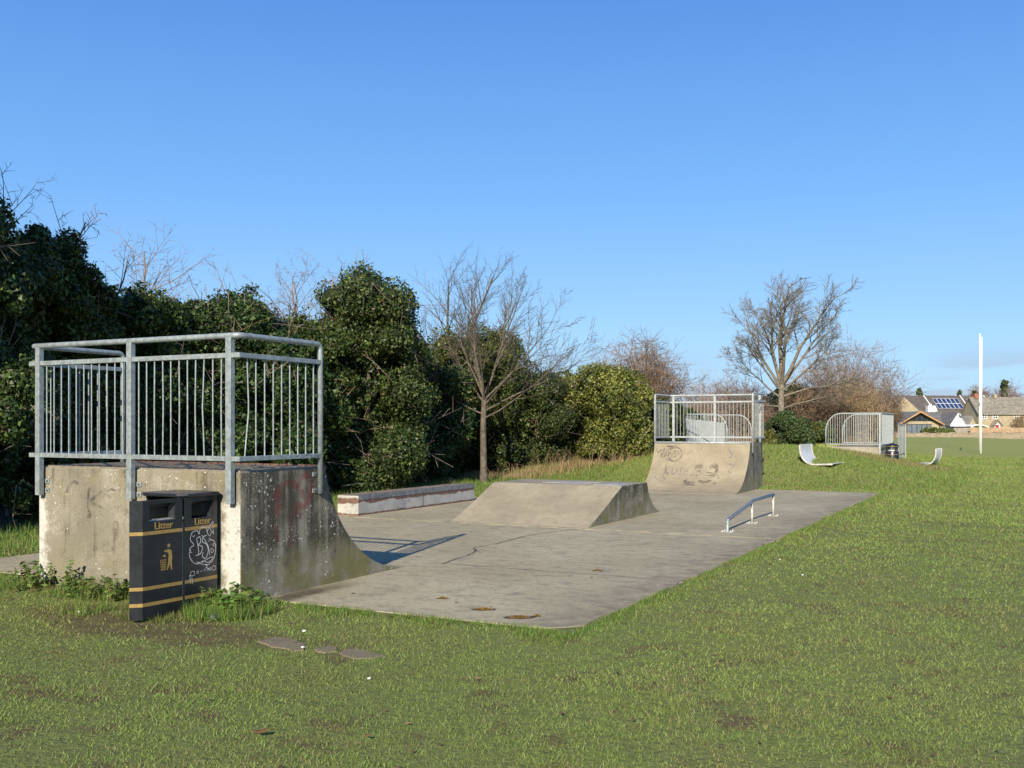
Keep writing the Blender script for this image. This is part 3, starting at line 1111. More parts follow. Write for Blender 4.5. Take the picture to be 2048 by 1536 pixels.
# person-and-basket pictogram on the door
def dface(a, b):
    return (a, 0, b), (0, -1, 0)


def flat(name, polys, parent, mat, y=-.002):
    mb = MB()
    for pl in polys:
        n_ = len(pl)
        area = sum(pl[i][0] * pl[(i + 1) % n_][1] - pl[(i + 1) % n_][0] * pl[i][1] for i in range(n_))
        if area < 0:
            pl = pl[::-1]
        mb.add([(a, y, b) for a, b in pl], [tuple(range(n_))])
    return mb.build(name, mat, parent)


px0, pz0, sc = -.215, .385, .225


def lp(x, z):
    return (px0 + x * sc, pz0 + z * sc)


head = [lp(.30 + .07 * math.cos(a), .93 + .07 * math.sin(a)) for a in np.linspace(0, 2 * math.pi, 14, endpoint=False)]
torso = [lp(*p) for p in [(.08, .76), (.30, .80), (.42, .74), (.46, .50), (.44, .28), (.46, .02), (.39, .02), (.35, .24), (.24, .02), (.20, .02), (.27, .34), (.29, .64), (.20, .70), (.07, .72)]]
polys = [head, torso]
for k in range(5):
    z_ = .06 + .085 * k
    w_ = .012 * k
    polys.append([lp(-.06 - w_, z_), (lp(.15 + w_ * .3, z_)), lp(.15 + w_ * .3, z_ + .024), lp(-.06 - w_, z_ + .024)])
for k in range(5):
    x_ = -.06 + .05 * k
    polys.append([lp(x_, .02), lp(x_ + .02, .02), lp(x_ + .02 + (.03 * (k - 2.2) / 2.2), .44), lp(x_ + (.03 * (k - 2.2) / 2.2), .44)])
polys.append([lp(-.02, .52), lp(.09, .62), lp(.17, .55), lp(.16, .50), lp(.06, .55)])
flat('pictogram', polys, door, M['gold'])

# white pen drawing on the right hand panel (u along +y, z up)


def rface(a, b):
    return (.0, a, b), (1, 0, 0)


dood = [([(.10, .42), (.06, .48), (.07, .55), (.11, .57), (.07, .62), (.09, .68), (.15, .69), (.17, .66), (.19, .71), (.25, .71), (.27, .67)], .006),
        ([(.27, .67), (.30, .72), (.34, .755), (.335, .70), (.345, .645), (.32, .67), (.30, .63), (.27, .66), (.26, .70), (.30, .70), (.32, .66)], .005),
        ([(.30, .60), (.35, .58), (.37, .53), (.36, .46), (.33, .41), (.29, .39)], .006),
        ([(.10, .42), (.16, .40), (.22, .42), (.28, .40), (.34, .435), (.30, .44), (.20, .41), (.14, .42), (.22, .39), (.30, .38)], .005), ([(.22, .39), (.27, .37), (.25, .355), (.29, .345), (.27, .33)], .005),
        ([(.14, .63), (.16, .55), (.165, .49), (.13, .475)], .007), ([(.135, .62), (.18, .635), (.19, .59), (.165, .565), (.21, .545), (.19, .49), (.14, .475)], .007),
        ([(.26, .64), (.22, .63), (.21, .59), (.26, .56), (.28, .50), (.25, .44), (.21, .46), (.22, .50)], .007), ([(.20, .65), (.24, .60), (.28, .54), (.30, .46)], .006),
        ([(.31, .52), (.35, .50), (.32, .48), (.31, .52)], .004), ([(.32, .55), (.35, .56), (.34, .535), (.38, .545)], .004), ([(.09, .655), (.11, .64), (.12, .66)], .004), ([(.055, .55), (.075, .53), (.06, .515), (.09, .51)], .004), ([(.28, .61), (.31, .60), (.28, .585)], .004),
        (circ(.095, .325, .026, .020), .004), (circ(.155, .33, .011, .010), .004), ([(.19, .325), (.20, .336), (.208, .33)], .004), ([(.225, .335), (.235, .343), (.245, .328)], .004), (circ(.27, .333, .003, .003), .004), (circ(.305, .338, .012, .011), .004), (circ(.35, .342, .022, .020), .004),
        ([(.055, .30), (.065, .315), (.075, .30), (.06, .285), (.072, .27), (.068, .24)], .004), ([(.075, .275), (.092, .285), (.095, .25), (.09, .235)], .004)]
ribbon('pen_drawing', dood, rface, .005, M['white_ink'], bin_, lift=.0028)
smear = [(circ(-.125, .60, .05, .06, 20, 330), .0035)]
M['smear'] = spray('greenish_smear', (.10, .15, .13), .5, 40, .2)
ribbon('smear', smear, dface, .004, M['smear'], door, lift=.0015)

# ------------------------------------------------------------------ vegetation builders


def tree_paths(mb, p, d, length, r, level, maxlev, rr, cfg):
    """recursive bare branching; cfg: kids per level, spread, up-bias, wobble"""
    n = 5 if level == 0 else (4 if level == 1 else 3)
    pts = [p.copy()]
    rad = [r]
    q = p.copy()
    dd = d.copy()
    for i in range(n):
        dd = (dd + Vector((rr.gauss(0, 1), rr.gauss(0, 1), rr.gauss(0, 1))) * cfg['wob'] + Vector((0, 0, cfg['up'][min(level, len(cfg['up']) - 1)])) + Vector(cfg.get('lean', (0, 0, 0)))).normalized()
        q = q + dd * (length / n)
        pts.append(q.copy())
        rad.append(r * (1 - (i + 1) / n * cfg['taper']))
    mb.tube(pts, rad, 7 if level == 0 else (5 if level == 1 else 3), caps=False)
    if level >= maxlev:
        return
    k = cfg['kids'][level]
    lo = cfg.get('lo', [.35, .2, .15, .15, .15])[level]
    for i in range(k):
        t = lo + (1 - lo) * (i + rr.random() * .8) / k
        f = t * n
        a = min(int(f), n - 1)
        st = pts[a].lerp(pts[a + 1], f - a)
        ax = (pts[a + 1] - pts[a]).normalized()
        az = rr.uniform(0, 2 * math.pi)
        u = ax.orthogonal().normalized()
        v = ax.cross(u)
        side = u * math.cos(az) + v * math.sin(az)
        sp = cfg['spread'][level] * rr.uniform(.7, 1.25)
        nd = (ax * math.cos(sp) + side * math.sin(sp)).normalized()
        ll = length * cfg['ratio'][level] * rr.uniform(.65, 1.2) * (1.15 - .5 * t)
        rc = rad[a] * cfg.get('rr', .55)
        tree_paths(mb, st, nd, ll, max(rc, cfg['rmin']), level + 1, maxlev, rr, cfg)


def bare_tree(name, label, px, d, top_py, seed, cfg, mat, r0, trunk=.3, levels=4, lean=(0, 0), base=None, cat='tree', wf=1., group=None, lfac=1.):
    x, y = at(px, d)
    z0 = tz(x, y) - .05
    hgt = zat(top_py, d) - z0
    g = empty(name, (x, y, z0), 0, label, cat, group)
    rr = random.Random(seed)
    mb = MB()
    nt = MB()
    # trunk
    tl = hgt * trunk
    pts = [Vector((0, 0, 0))]
    rads = [r0 * 1.35]
    q = Vector((0, 0, 0))
    for i in range(5):
        q = q + Vector((lean[0] / 5 * tl + rr.uniform(-.02, .02), lean[1] / 5 * tl + rr.uniform(-.02, .02), tl / 5))
        pts.append(q.copy())
        rads.append(r0 * (1 - .06 * i))
    nt.tube(pts, rads, 9, caps=False)
    nt.build('trunk', mat, g, smooth=True)
    for (az, tilt, lf, rf, zz) in cfg['limbs']:
        a = R(az)
        t = R(tilt)
        dirv = Vector((math.cos(a) * math.sin(t), math.sin(a) * math.sin(t), math.cos(t)))
        st = pts[-1].lerp(pts[0], 1 - zz) if zz < 1 else pts[-1]
        tree_paths(mb, st.copy(), dirv, hgt * (1 - trunk * zz) * lf * lfac, r0 * rf, 0, levels - 1, rr, cfg)
    zs = sorted(v[2] for v in mb.v)
    zm = zs[int(len(zs) * .998)]
    f = (hgt - tl) / max(.1, zm - tl)
    mb.v = [(v[0] * wf * (.5 + .5 * f), v[1] * wf * (.5 + .5 * f), tl + (v[2] - tl) * f if v[2] > tl else v[2]) for v in mb.v]
    mb.build('branches', mat, g, smooth=True)
    return g


def leaf_quads(P, N, size, rng_, cols, stretch=1.25, droop=.35, jit=.8):
    n = len(P)
    Nn = N + rng_.normal(0, jit, (n, 3))
    Nn /= np.linalg.norm(Nn, axis=1, keepdims=True) + 1e-9
    A = np.cross(Nn, rng_.normal(0, 1, (n, 3)))
    A[:, 2] -= droop
    A -= Nn * np.sum(A * Nn, 1, keepdims=True)
    A /= np.linalg.norm(A, axis=1, keepdims=True) + 1e-9
    B = np.cross(Nn, A)
    s = size * rng_.uniform(.6, 1.25, (n, 1))
    a = A * s * stretch * .5
    b = B * s * .5
    V = np.stack([P - a, P + b * .9 - a * .15, P + a, P - b * .9 - a * .15], 1).reshape(-1, 3)
    C = np.repeat(cols, 4, axis=0)
    return V, C


def leaf_tris(P, N, size, rng_, cols, droop=.35, jit=.8):
    n = len(P)
    Nn = N + rng_.normal(0, jit, (n, 3))
    Nn /= np.linalg.norm(Nn, axis=1, keepdims=True) + 1e-9
    A = np.cross(Nn, rng_.normal(0, 1, (n, 3)))
    A[:, 2] -= droop
    A -= Nn * np.sum(A * Nn, 1, keepdims=True)
    A /= np.linalg.norm(A, axis=1, keepdims=True) + 1e-9
    B = np.cross(Nn, A)
    s = size * rng_.uniform(.5, 1.35, (n, 1))
    a = A * s * .62
    b = B * s * rng_.uniform(.38, .62, (n, 1))
    V = np.stack([P - a * .8 + b, P - a * .6 - b, P + a], 1).reshape(-1, 3)
    return V, np.repeat(cols, 3, axis=0)


def palette(n, rng_, base, tips, dry, pd=.05, pt=.3):
    c = np.array(base)[None, :] * rng_.uniform(.65, 1.35, (n, 1))
    t = rng_.random(n)
    k = t < pt
    c[k] = np.array(tips)[None, :] * rng_.uniform(.7, 1.3, (k.sum(), 1))
    k = t > 1 - pd
    c[k] = np.array(dry)[None, :] * rng_.uniform(.6, 1.3, (k.sum(), 1))
    return np.clip(c, 0, 1)


def lump_crown(rad, h, seed, nl=26, lob=.42, taper=.35, low=0.):
    """ellipsoidal lumps whose union makes an uneven crown: returns centres, radii (local, base at z=low)"""
    rr = np.random.default_rng(seed)
    C = []
    Rr = []
    m = max(3, int(h / (rad * .9)))
    for k in range(m):
        f = (k + .5) / m
        w = rad * (1 - taper * abs(f - .5) * 2) * (.55)
        C.append([rr.uniform(-.15, .15) * rad, rr.uniform(-.15, .15) * rad, low + (h - low) * f])
        Rr.append([w, w, (h - low) / m * .75])
    for k in range(nl):
        f = rr.uniform(.05, .97)
        an = rr.uniform(0, 2 * math.pi)
        w = rad * math.sqrt(max(.08, 1 - (abs(f - .45) / .62) ** 2.4)) * .72
        r = rad * lob * rr.uniform(.55, 1.15)
        zc = low + (h - low) * f
        zc = min(zc, h - r * .8)
        C.append([math.cos(an) * w, math.sin(an) * w, zc])
        Rr.append([r, r, r * rr.uniform(.7, 1.0)])
    return np.array(C), np.array(Rr)


def crown_points(C, Rr, n, rng_, shell=.22, density_low=1.):
    vol = (Rr[:, 0] * Rr[:, 2])
    p = vol / vol.sum()
    N_ = int(n * 1.9)
    k = rng_.choice(len(C), N_, p=p)
    d = rng_.normal(0, 1, (N_, 3))
    d /= np.linalg.norm(d, axis=1, keepdims=True)
    f = 1 - rng_.random((N_, 1)) ** 2.2 * shell * 2 + rng_.normal(0, .035, (N_, 1))
    P = C[k] + d * Rr[k] * f
    # drop points buried deep inside another lump
    keep = np.ones(N_, bool)
    for c, r in zip(C, Rr):
        q = np.sum(((P - c) / r) ** 2, 1)
        keep &= q > .45
    keep &= P[:, 2] > .02
    P = P[keep][:n]
    d = d[keep][:n]
    return P, d


def ico_core(C, Rr, f=.8):
    mb = MB()
    for c, r in zip(C, Rr):
        nu, nv_ = 7, 5
        vs = [(c[0], c[1], c[2] + r[2] * f)]
        for i in range(1, nv_):
            th = math.pi * i / nv_
            for j in range(nu):
                ph = 2 * math.pi * j / nu + i
                w = random.uniform(.85, 1.1)
                vs.append((c[0] + r[0] * f * w * math.sin(th) * math.cos(ph), c[1] + r[1] * f * w * math.sin(th) * math.sin(ph), max(.0, c[2] + r[2] * f * w * math.cos(th))))
        vs.append((c[0], c[1], max(0, c[2] - r[2] * f)))
        fs = [(0, 1 + j, 1 + (j + 1) % nu) for j in range(nu)]
        for i in range(nv_ - 2):
            for j in range(nu):
                a = 1 + i * nu + j
                b = 1 + i * nu + (j + 1) % nu
                fs.append((a, a + nu, b + nu, b))
        e = 1 + (nv_ - 1) * nu
        fs += [(e, 1 + (nv_ - 2) * nu + (j + 1) % nu, 1 + (nv_ - 2) * nu + j) for j in range(nu)]
        mb.add(vs, fs)
    return mb


core_mat = NT('ivy_inner_shade')  # crown filler, coloured darker than the leaves to stand for inner shade
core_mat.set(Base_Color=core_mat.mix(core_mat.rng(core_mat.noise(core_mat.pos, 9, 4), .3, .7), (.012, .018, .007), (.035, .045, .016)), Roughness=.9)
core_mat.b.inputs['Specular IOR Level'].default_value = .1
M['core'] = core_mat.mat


def ivy_tree(name, label, px, d, top_py, hw_px, seed, nleaf=30000, size=.060, base=(.026, .050, .010), tips=(.078, .122, .024), dry=(.12, .09, .04), pt=.26, pd=.03, low=0., cat='tree', nl=26, lob=.42, core=.64, ex=1., taper=.35, world=None, top=None, rad=None, mat='leaf', jit=.8, twigs=0):
    if world is None:
        x, y = at(px, d)
        hw = hw_px / 2000 * d
    else:
        x, y = world
        hw = rad
    z0 = tz(x, y) - .05
    h = (zat(top_py, d) if top is None else top) - z0
    g = empty(name, (x, y, z0), 0, label, cat)
    rg = np.random.default_rng(seed)
    C, Rr = lump_crown(hw, h, seed, nl, lob, taper, low)
    C[:, 0] *= ex
    P, N = crown_points(C, Rr, int(nleaf * 1.65), rg)
    # small sprays of leaves: push clumps out or in with noise so that the outline is uneven
    nz = fbm(P[:, 0] * 3 + seed, P[:, 2] * 3 + P[:, 1] * 3, seed % 50, 3)
    P = P + N * ((nz - .5) * .45 * hw ** .5)[:, None]
    P = P + rg.normal(0, .03, P.shape)
    fz = (h - low) / max(.3, np.percentile(P[:, 2], 99.3) - low)
    P[:, 2] = low + (P[:, 2] - low) * fz
    C[:, 2] = low + (C[:, 2] - low) * fz
    Rr[:, 2] *= fz
    tint = np.array([1 + .10 * math.sin(seed * 1.7), 1., 1 + .15 * math.cos(seed * 2.3)])
    hole = fbm(P[:, 0] * 2.2 + 9 + seed, P[:, 2] * 2.2 - P[:, 1] * 2.2, 7 + seed % 50, 3)
    keep = hole < .62 + rg.uniform(0, .1, len(P))
    P, N = P[keep], N[keep]
    cols = palette(len(P), rg, base, tips, dry, pd, pt)
    hue = fbm(P[:, 0] * .9 + seed * 3, P[:, 2] * .9 + P[:, 1] * .9, 5, 3)[:, None]
    cols = cols * (.7 + .6 * hue) * tint
    V, Cc = leaf_tris(P, N, size * (.75 + .5 * fbm(P[:, 0] * 1.5, P[:, 2] * 1.5, seed, 2))[:, None], rg, cols, jit=jit)
    np_mesh('crown', V, 3, 0, M[mat], g, Cc)
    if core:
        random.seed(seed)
        ico_core(C, Rr, core).build('shade_core', M['core'], g)  # solid blobs block see-through; their dark colour paints shade into the gaps
    if twigs:
        tw = MB()
        rt = random.Random(seed + 500)
        for i in rt.sample(range(len(P)), twigs):
            p_ = Vector(P[i])
            d_ = (Vector(N[i]) + Vector((rt.gauss(0, .5), rt.gauss(0, .5), rt.gauss(.35, .4)))).normalized()
            L = rt.uniform(.3, 1.0) * min(1.3, hw)
            st_ = p_ - d_ * .35
            m_ = st_ + d_ * L * .6 + Vector((rt.gauss(0, .06), rt.gauss(0, .06), rt.gauss(0, .06)))
            e_ = m_ + (d_ + Vector((rt.gauss(0, .3), rt.gauss(0, .3), rt.gauss(0, .3)))) * L * .5
            tw.tube([st_, m_, e_], [.009, .007, .004], 3, caps=False)
            for _ in range(3):
                q_ = st_.lerp(m_, rt.uniform(.5, 1)) if rt.random() < .5 else m_.lerp(e_, rt.random())
                d2 = (d_ + Vector((rt.gauss(0, .8), rt.gauss(0, .8), rt.gauss(.1, .8)))).normalized()
                tw.tube([q_, q_ + d2 * L * .3], [.005, .003], 3, caps=False)
        tw.build('twigs', M['twig_tan' if seed % 3 == 0 else 'twig_mauve'], g)
    nt = MB()
    for k in range(3):
        a = k * 2.1 + seed
        b = Vector((math.cos(a) * .15, math.sin(a) * .15, 0))
        nt.tube([b, b * 1.4 + Vector((.05, .0, h * .3)), b * 2.2 + Vector((0, .08, h * .6))], [.09, .07, .04], 6, caps=False)
    nt.build('trunk', M['bark_dark'], g, smooth=True)
    return g


def twig_bush(name, label, px, d, top_py, hw_px, seed, nst=160, mat='twig_brown', r=.012, subs=7, cat='bush', spread=1.0, world=None, group=None, fan=1.):
    x, y = at(px, d)
    hw = hw_px / 2000 * d
    z0 = tz(x, y) - .05
    h = zat(top_py, d) - z0
    g = empty(name, (x, y, z0), 0, label, cat, group)
    rr = random.Random(seed)
    mb = MB()
    for i in range(nst):
        a = rr.uniform(0, 2 * math.pi)
        q = math.sqrt(rr.random()) * spread
        b = Vector((math.cos(a) * q * hw * .35, math.sin(a) * q * hw * .35, 0))
        hh = h * (1 - .45 * q * q) * rr.uniform(.72, 1.02)
        e = Vector((math.cos(a) * q * hw * fan, math.sin(a) * q * hw * fan, hh))
        m1 = b.lerp(e, .4) + Vector((rr.gauss(0, .08 * hw), rr.gauss(0, .08 * hw), h * .10))
        m2 = b.lerp(e, .75) + Vector((rr.gauss(0, .08 * hw), rr.gauss(0, .08 * hw), h * .07))
        pl = [b, m1, m2, e]
        mb.tube(pl, [r * 1.5, r, r * .7, r * .4], 3, caps=False)
        for s_ in range(subs):
            t = rr.uniform(.2, .98)
            f = t * 3
            k = min(int(f), 2)
            st = pl[k].lerp(pl[k + 1], f - k)
            dv = Vector((rr.gauss(0, 1), rr.gauss(0, 1), rr.gauss(.55, .6))).normalized()
            L = h * rr.uniform(.08, .22)
            mid = st + dv * L * .5 + Vector((rr.gauss(0, .03), rr.gauss(0, .03), rr.gauss(.02, .03)))
            mb.tube([st, mid, st + dv * L], [r * .7, r * .5, r * .3], 3, caps=False)
            for _ in range(2):
                dv2 = (dv + Vector((rr.gauss(0, .7), rr.gauss(0, .7), rr.gauss(0, .7)))).normalized()
                mb.tube([mid, mid + dv2 * L * .45], [r * .45, r * .25], 3, caps=False)
    mb.build('stems', M[mat], g)
    return g


# ------------------------------------------------------------------ hedge row of ivy-clad trees along the left side
ivy_tree('ivy_tree', 'ivy-clad tree cut by the left edge of the picture, tallest of the hedge row', -60, 14.6, 415, 135, 11, 46000, twigs=70)
ivy_tree('ivy_tree', 'ivy-clad tree second from the left edge, behind the left end of the near railing', 62, 16.4, 470, 115, 23, 44000, twigs=70)
ivy_tree('ivy_tree', 'broad dark ivy-clad tree third from the left edge, sloping down to the dip', 142, 17.4, 488, 98, 12, 50000, nl=34, twigs=70)
ivy_tree('ivy_tree', 'low ivy-clad tree in the dip behind the middle of the near railing', 285, 19.0, 596, 110, 13, 40000, nl=32, twigs=70)
ivy_tree('ivy_tree', 'small ivy-clad tree just right of the dip behind the near railing', 395, 20.0, 618, 100, 24, 34000, nl=30, twigs=70)
ivy_tree('ivy_tree', 'rounded ivy-clad tree behind the right half of the near railing', 490, 20.8, 602, 130, 14, 52000, nl=56, lob=.46, twigs=70)
ivy_tree('ivy_tree', 'low ivy mass between the two rounded ivy trees above the near ramp', 605, 22.5, 648, 110, 15, 36000, nl=32, twigs=70)
ivy_tree('ivy_tree', 'tall bushy ivy-clad tree right of the near ramp', 728, 23.8, 556, 120, 16, 60000, tips=(.095, .135, .028), nl=64, lob=.46, twigs=70)
ivy_tree('ivy_tree', 'dark low ivy bush left of the bare tree trunk', 850, 27.5, 715, 95, 17, 26000, nl=30, twigs=70)
ivy_tree('ivy_tree', 'olive ivy-clad tree behind the slender bare tree', 935, 31.0, 660, 115, 18, 38000, base=(.048, .060, .014), tips=(.12, .125, .03), pt=.4, nl=34, twigs=70)
ivy_tree('ivy_tree', 'dark ivy bush just right of the bare tree trunk', 1055, 31.0, 735, 95, 19, 32000, base=(.035, .055, .014), nl=32, twigs=70)
ivy_tree('evergreen_bush', 'bright green rounded evergreen bush left of the graffitied quarter pipe', 1200, 31.5, 738, 102, 20, 44000, .062, base=(.075, .100, .018), tips=(.18, .20, .045), pt=.5, cat='bush', nl=36, twigs=70)
# unseen trees carry the row on past the left edge, heightened to shade it
ivy_tree('ivy_tree', 'unseen ivy-clad tree heightened to shade the hedge row, beyond the left picture edge', 0, 0, 0, 0, 21, 9000, .16, world=(-11.2, -1.8), top=8.6, rad=2.1)
ivy_tree('ivy_tree', 'unseen ivy-clad tree heightened to shade the hedge row, far beyond the left picture edge', 0, 0, 0, 0, 22, 9000, .16, world=(-11.0, -6.4), top=11.0, rad=2.6)
# second row closing the gaps behind
for k, (px, d, tp, hw) in enumerate(((30, 19.5, 560, 170), (240, 22, 600, 150), (400, 24.5, 650, 150), (560, 26, 660, 130), (690, 28, 640, 130), (850, 32, 735, 115), (1000, 35, 740, 125), (1120, 36, 775, 110))):
    lab = ['dark ivy thicket in the shade behind the leftmost hedge trees', 'dark ivy thicket in the shade behind the dip in the hedge', 'dark ivy thicket showing under the rounded ivy tree', 'dark ivy thicket showing above the near ramp corner',
           'dark ivy thicket in the gap beyond the grind box', 'dark ivy thicket left of the bare tree, in deep shade', 'dark ivy thicket behind the bare tree', 'dark ivy thicket between bare tree and bright evergreen bush'][k]
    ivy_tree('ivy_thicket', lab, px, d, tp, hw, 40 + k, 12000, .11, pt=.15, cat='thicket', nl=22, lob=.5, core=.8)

# bare branches standing out of the ivy
thorn = dict(kids=[5, 4, 3, 2], spread=[.7, .8, .85, .9], ratio=[.55, .55, .5, .5], up=[.03, .02, .0, .0], wob=.16, taper=.72, rmin=.0055, rr=.55,
             limbs=[(20, 18, 1., .8, 1), (140, 30, .8, .6, 1), (260, 35, .85, .6, 1), (330, 45, .7, .5, 1), (200, 50, .6, .45, .8)])
bare_tree('thorn_tree', 'thin bare thorn branches above the ivy at the left picture edge', 20, 17.5, 345, 31, thorn, M['twig_mauve'], .05, .55, 4, cat='tree', lfac=.9)
bare_tree('thorn_tree', 'small bare branching top on the broad dark ivy tree', 92, 18.2, 408, 32, thorn, M['twig_mauve'], .045, .62, 4, cat='tree', lfac=.75)
bare_tree('thorn_tree', 'slender bare thorn tree rising from the dip behind the near railing', 268, 20.5, 415, 33, thorn, M['twig_mauve'], .06, .5, 4, cat='tree')
bare_tree('thorn_tree', 'low bare thorn twigs leaning right above the dip in the hedge', 350, 20.5, 520, 34, thorn, M['twig_mauve'], .05, .5, 4, cat='tree')
wide = dict(thorn)
wide['limbs'] = [(0, 50, .85, .7, 1), (27, 25, 1, .8, 1), (207, 52, .85, .7, 1), (150, 25, 1, .7, 1), (300, 45, .8, .6, 1), (240, 20, 1., .7, 1), (20, 62, .7, .6, .9), (200, 68, .7, .6, .9), (90, 40, .8, .6, 1)]
wide['kids'] = [6, 5, 4, 2]
bare_tree('thorn_tree', 'wide bare thorn tree between the two rounded ivy trees', 610, 25.0, 485, 35, wide, M['twig_mauve'], .075, .45, 4, cat='tree')

vase = dict(kids=[8, 6, 5, 3], spread=[.52, .55, .6, .7], ratio=[.50, .52, .5, .5], up=[.06, .05, .03, 0], wob=.10, taper=.8, rmin=.0055, rr=.5,
            limbs=[(190, 6, 1.0, .72, 1), (40, 22, 1.0, .5, 1), (5, 50, .95, .42, .97), (335, 62, .9, .36, .9), (30, 66, .95, .36, .84), (200, 42, .62, .38, .93), (150, 34, .75, .4, .98), (215, 66, .5, .28, .80), (290, 38, .8, .4, .95), (90, 30, .85, .42, .96), (15, 74, .8, .28, .76), (210, 22, .85, .45, .99)])
bare_tree('bare_tree', 'slender bare tree with straight pale trunk and vase crown before the hedge', 968, 27.2, 530, 51, vase, M['bark_grey'], .095, .40, 4, lfac=.95, wf=.88)
up = dict(vase)
up['limbs'] = [(207, 10, 1, .7, 1), (27, 16, 1.05, .75, 1), (30, 32, .95, .55, 1), (207, 35, .7, .5, 1), (90, 20, .85, .5, 1), (200, 55, .5, .4, .9)]
up['up'] = [.02, .05, .03, 0]
bare_tree('bare_tree', 'bare upright tree left of and behind the slender bare tree', 905, 31.5, 500, 52, up, M['bark_grey'], .11, .40, 4)

big = dict(kids=[11, 8, 7, 5], spread=[.62, .68, .7, .75], ratio=[.42, .46, .48, .5], up=[.03, .03, .02, 0], wob=.11, taper=.80, rmin=.0085, rr=.52,
           limbs=[(120, 4, 1.0, .72, 1), (30, 17, 1.0, .6, 1), (207, 22, .92, .55, 1), (300, 24, .9, .5, 1), (85, 26, .9, .5, 1), (22, 36, .86, .48, .98), (215, 38, .78, .46, .95), (150, 32, .85, .45, 1), (205, 64, .58, .30, .8), (25, 62, .60, .32, .82), (335, 50, .68, .36, .9), (255, 48, .68, .36, .9), (28, 80, .48, .22, .62), (207, 82, .42, .2, .66)])
bare_tree('bare_tree', 'large bare tree with spreading twiggy crown right of the far quarter pipe', 1563, 46, 553, 58, big, M['bark_pale'], .165, .36, 4, wf=1.08)

# twiggy shrubs
twig_bush('bare_bush', 'brown leafless bush behind the bright evergreen bush', 1282, 36, 662, 105, 61, 260, 'twig_brown', .011, 8)
ivy_tree('hedge_shrub', 'dark leafy shrub at the foot of the brown leafless bush', 1310, 35, 800, 60, 62, 12000, .08, base=(.04, .05, .016), cat='bush')
twig_bush('bare_bush', 'grey twiggy bush left of the big bare tree', 1475, 52, 742, 85, 63, 220, 'twig_mauve', .014, 7)
twig_bush('bare_bush', 'fan of grey bare stems right of the big bare tree', 1690, 58, 668, 125, 64, 230, 'twig_mauve', .014, 8, fan=1.05)
twig_bush('bare_bush', 'tan twiggy shrub behind the curved railing', 1708, 50, 745, 78, 65, 220, 'twig_tan', .012, 8)
twig_bush('bare_bush', 'dark brown twiggy thicket at the foot of the big bare tree', 1625, 49, 755, 80, 66, 220, 'twig_brown', .013, 8)
twig_bush('bare_bush', 'brown twiggy bush at the right end of the thicket by the houses', 1768, 60, 762, 38, 67, 200, 'twig_brown', .014, 7)
twig_bush('bare_bush', 'distant grey bare twigs seen above the far quarter pipe', 1410, 60, 752, 75, 68, 160, 'twig_mauve', .016, 6)
twig_bush('bare_bush', 'brown twiggy bush seen through the far railing', 1395, 46, 800, 60, 69, 160, 'twig_brown', .013, 7)
twig_bush('bare_bush', 'brown twiggy bush between far railing and big bare tree', 1500, 46, 790, 50, 70, 200, 'twig_brown', .013, 7)
ivy_tree('ivy_thicket', 'dark ivy mass behind the trunk of the big bare tree', 1590, 56, 775, 75, 71, 9000, .16, pt=.1, cat='thicket')
ivy_tree('ivy_thicket', 'dark ivy mass behind the tan twiggy shrub', 1680, 58, 815, 80, 72, 8000, .16, pt=.1, cat='thicket')
ivy_tree('ivy_thicket', 'dark ivy mass seen through the left end of the far railing', 1355, 42, 815, 45, 73, 9000, .12, pt=.1, cat='thicket')
ivy_tree('evergreen_bush', 'dense dark green clipped bush below the big bare tree', 1572, 41, 826, 52, 74, 26000, .065, base=(.035, .062, .016), tips=(.075, .11, .025), cat='bush', nl=22, core=.72)
ivy_tree('evergreen_bush', 'lower dense green bush next to the curved railing', 1628, 42, 844, 36, 75, 16000, .065, base=(.035, .062, .016), tips=(.10, .13, .03), cat='bush', nl=18, core=.72)
ivy_tree('evergreen_bush', 'small yellow-green bush beside the far railing', 1540, 40, 862, 18, 76, 5000, .06, base=(.09, .10, .02), tips=(.18, .17, .04), pt=.5, cat='bush', nl=12)


# brambles and dead stems in the shade under the hedge
def brambles(name, label, spots, seed, mat, n=90, L=1.2, r=.006):
    rr = random.Random(seed)
    x, y = spots
    g = empty(name, (x, y, tz(x, y)), 0, label, 'bramble')
    mb = MB()
    for i in range(n):
        b = Vector((rr.uniform(-.5, .5), rr.uniform(-1.2, 1.2), 0))
        a = rr.uniform(0, 6.28)
        l = L * rr.uniform(.5, 1.2)
        mid = b + Vector((math.cos(a) * .25 * l, math.sin(a) * .3 * l, l * .75))
        e = b + Vector((math.cos(a) * .6 * l, math.sin(a) * .7 * l, l * rr.uniform(.3, 1.1)))
        mb.tube([b, b.lerp(mid, .5) + Vector((rr.gauss(0, .04), rr.gauss(0, .04), .05)), mid, e], [r, r, r * .8, r * .4], 3, caps=False)
    mb.build('stems', mat, g)


for k, (px, d, lab) in enumerate(((790, 24.5, 'dead bramble stems left of the bare tree trunk'), (1040, 29, 'dead bramble stems right of the bare tree trunk'), (1130, 30.5, 'reddish bramble stems between bare tree and evergreen bush'), (1230, 30.3, 'bramble stems at the foot of the bright evergreen bush'))):
    brambles('bramble', lab, at(px, d), 82 + k, M['twig_tan' if k > 0 else 'twig_brown'], 60, .55, .005)


# ------------------------------------------------------------------ grass
def gp(px, py):
    return at(px, 2000 * EYE / (py - 852))


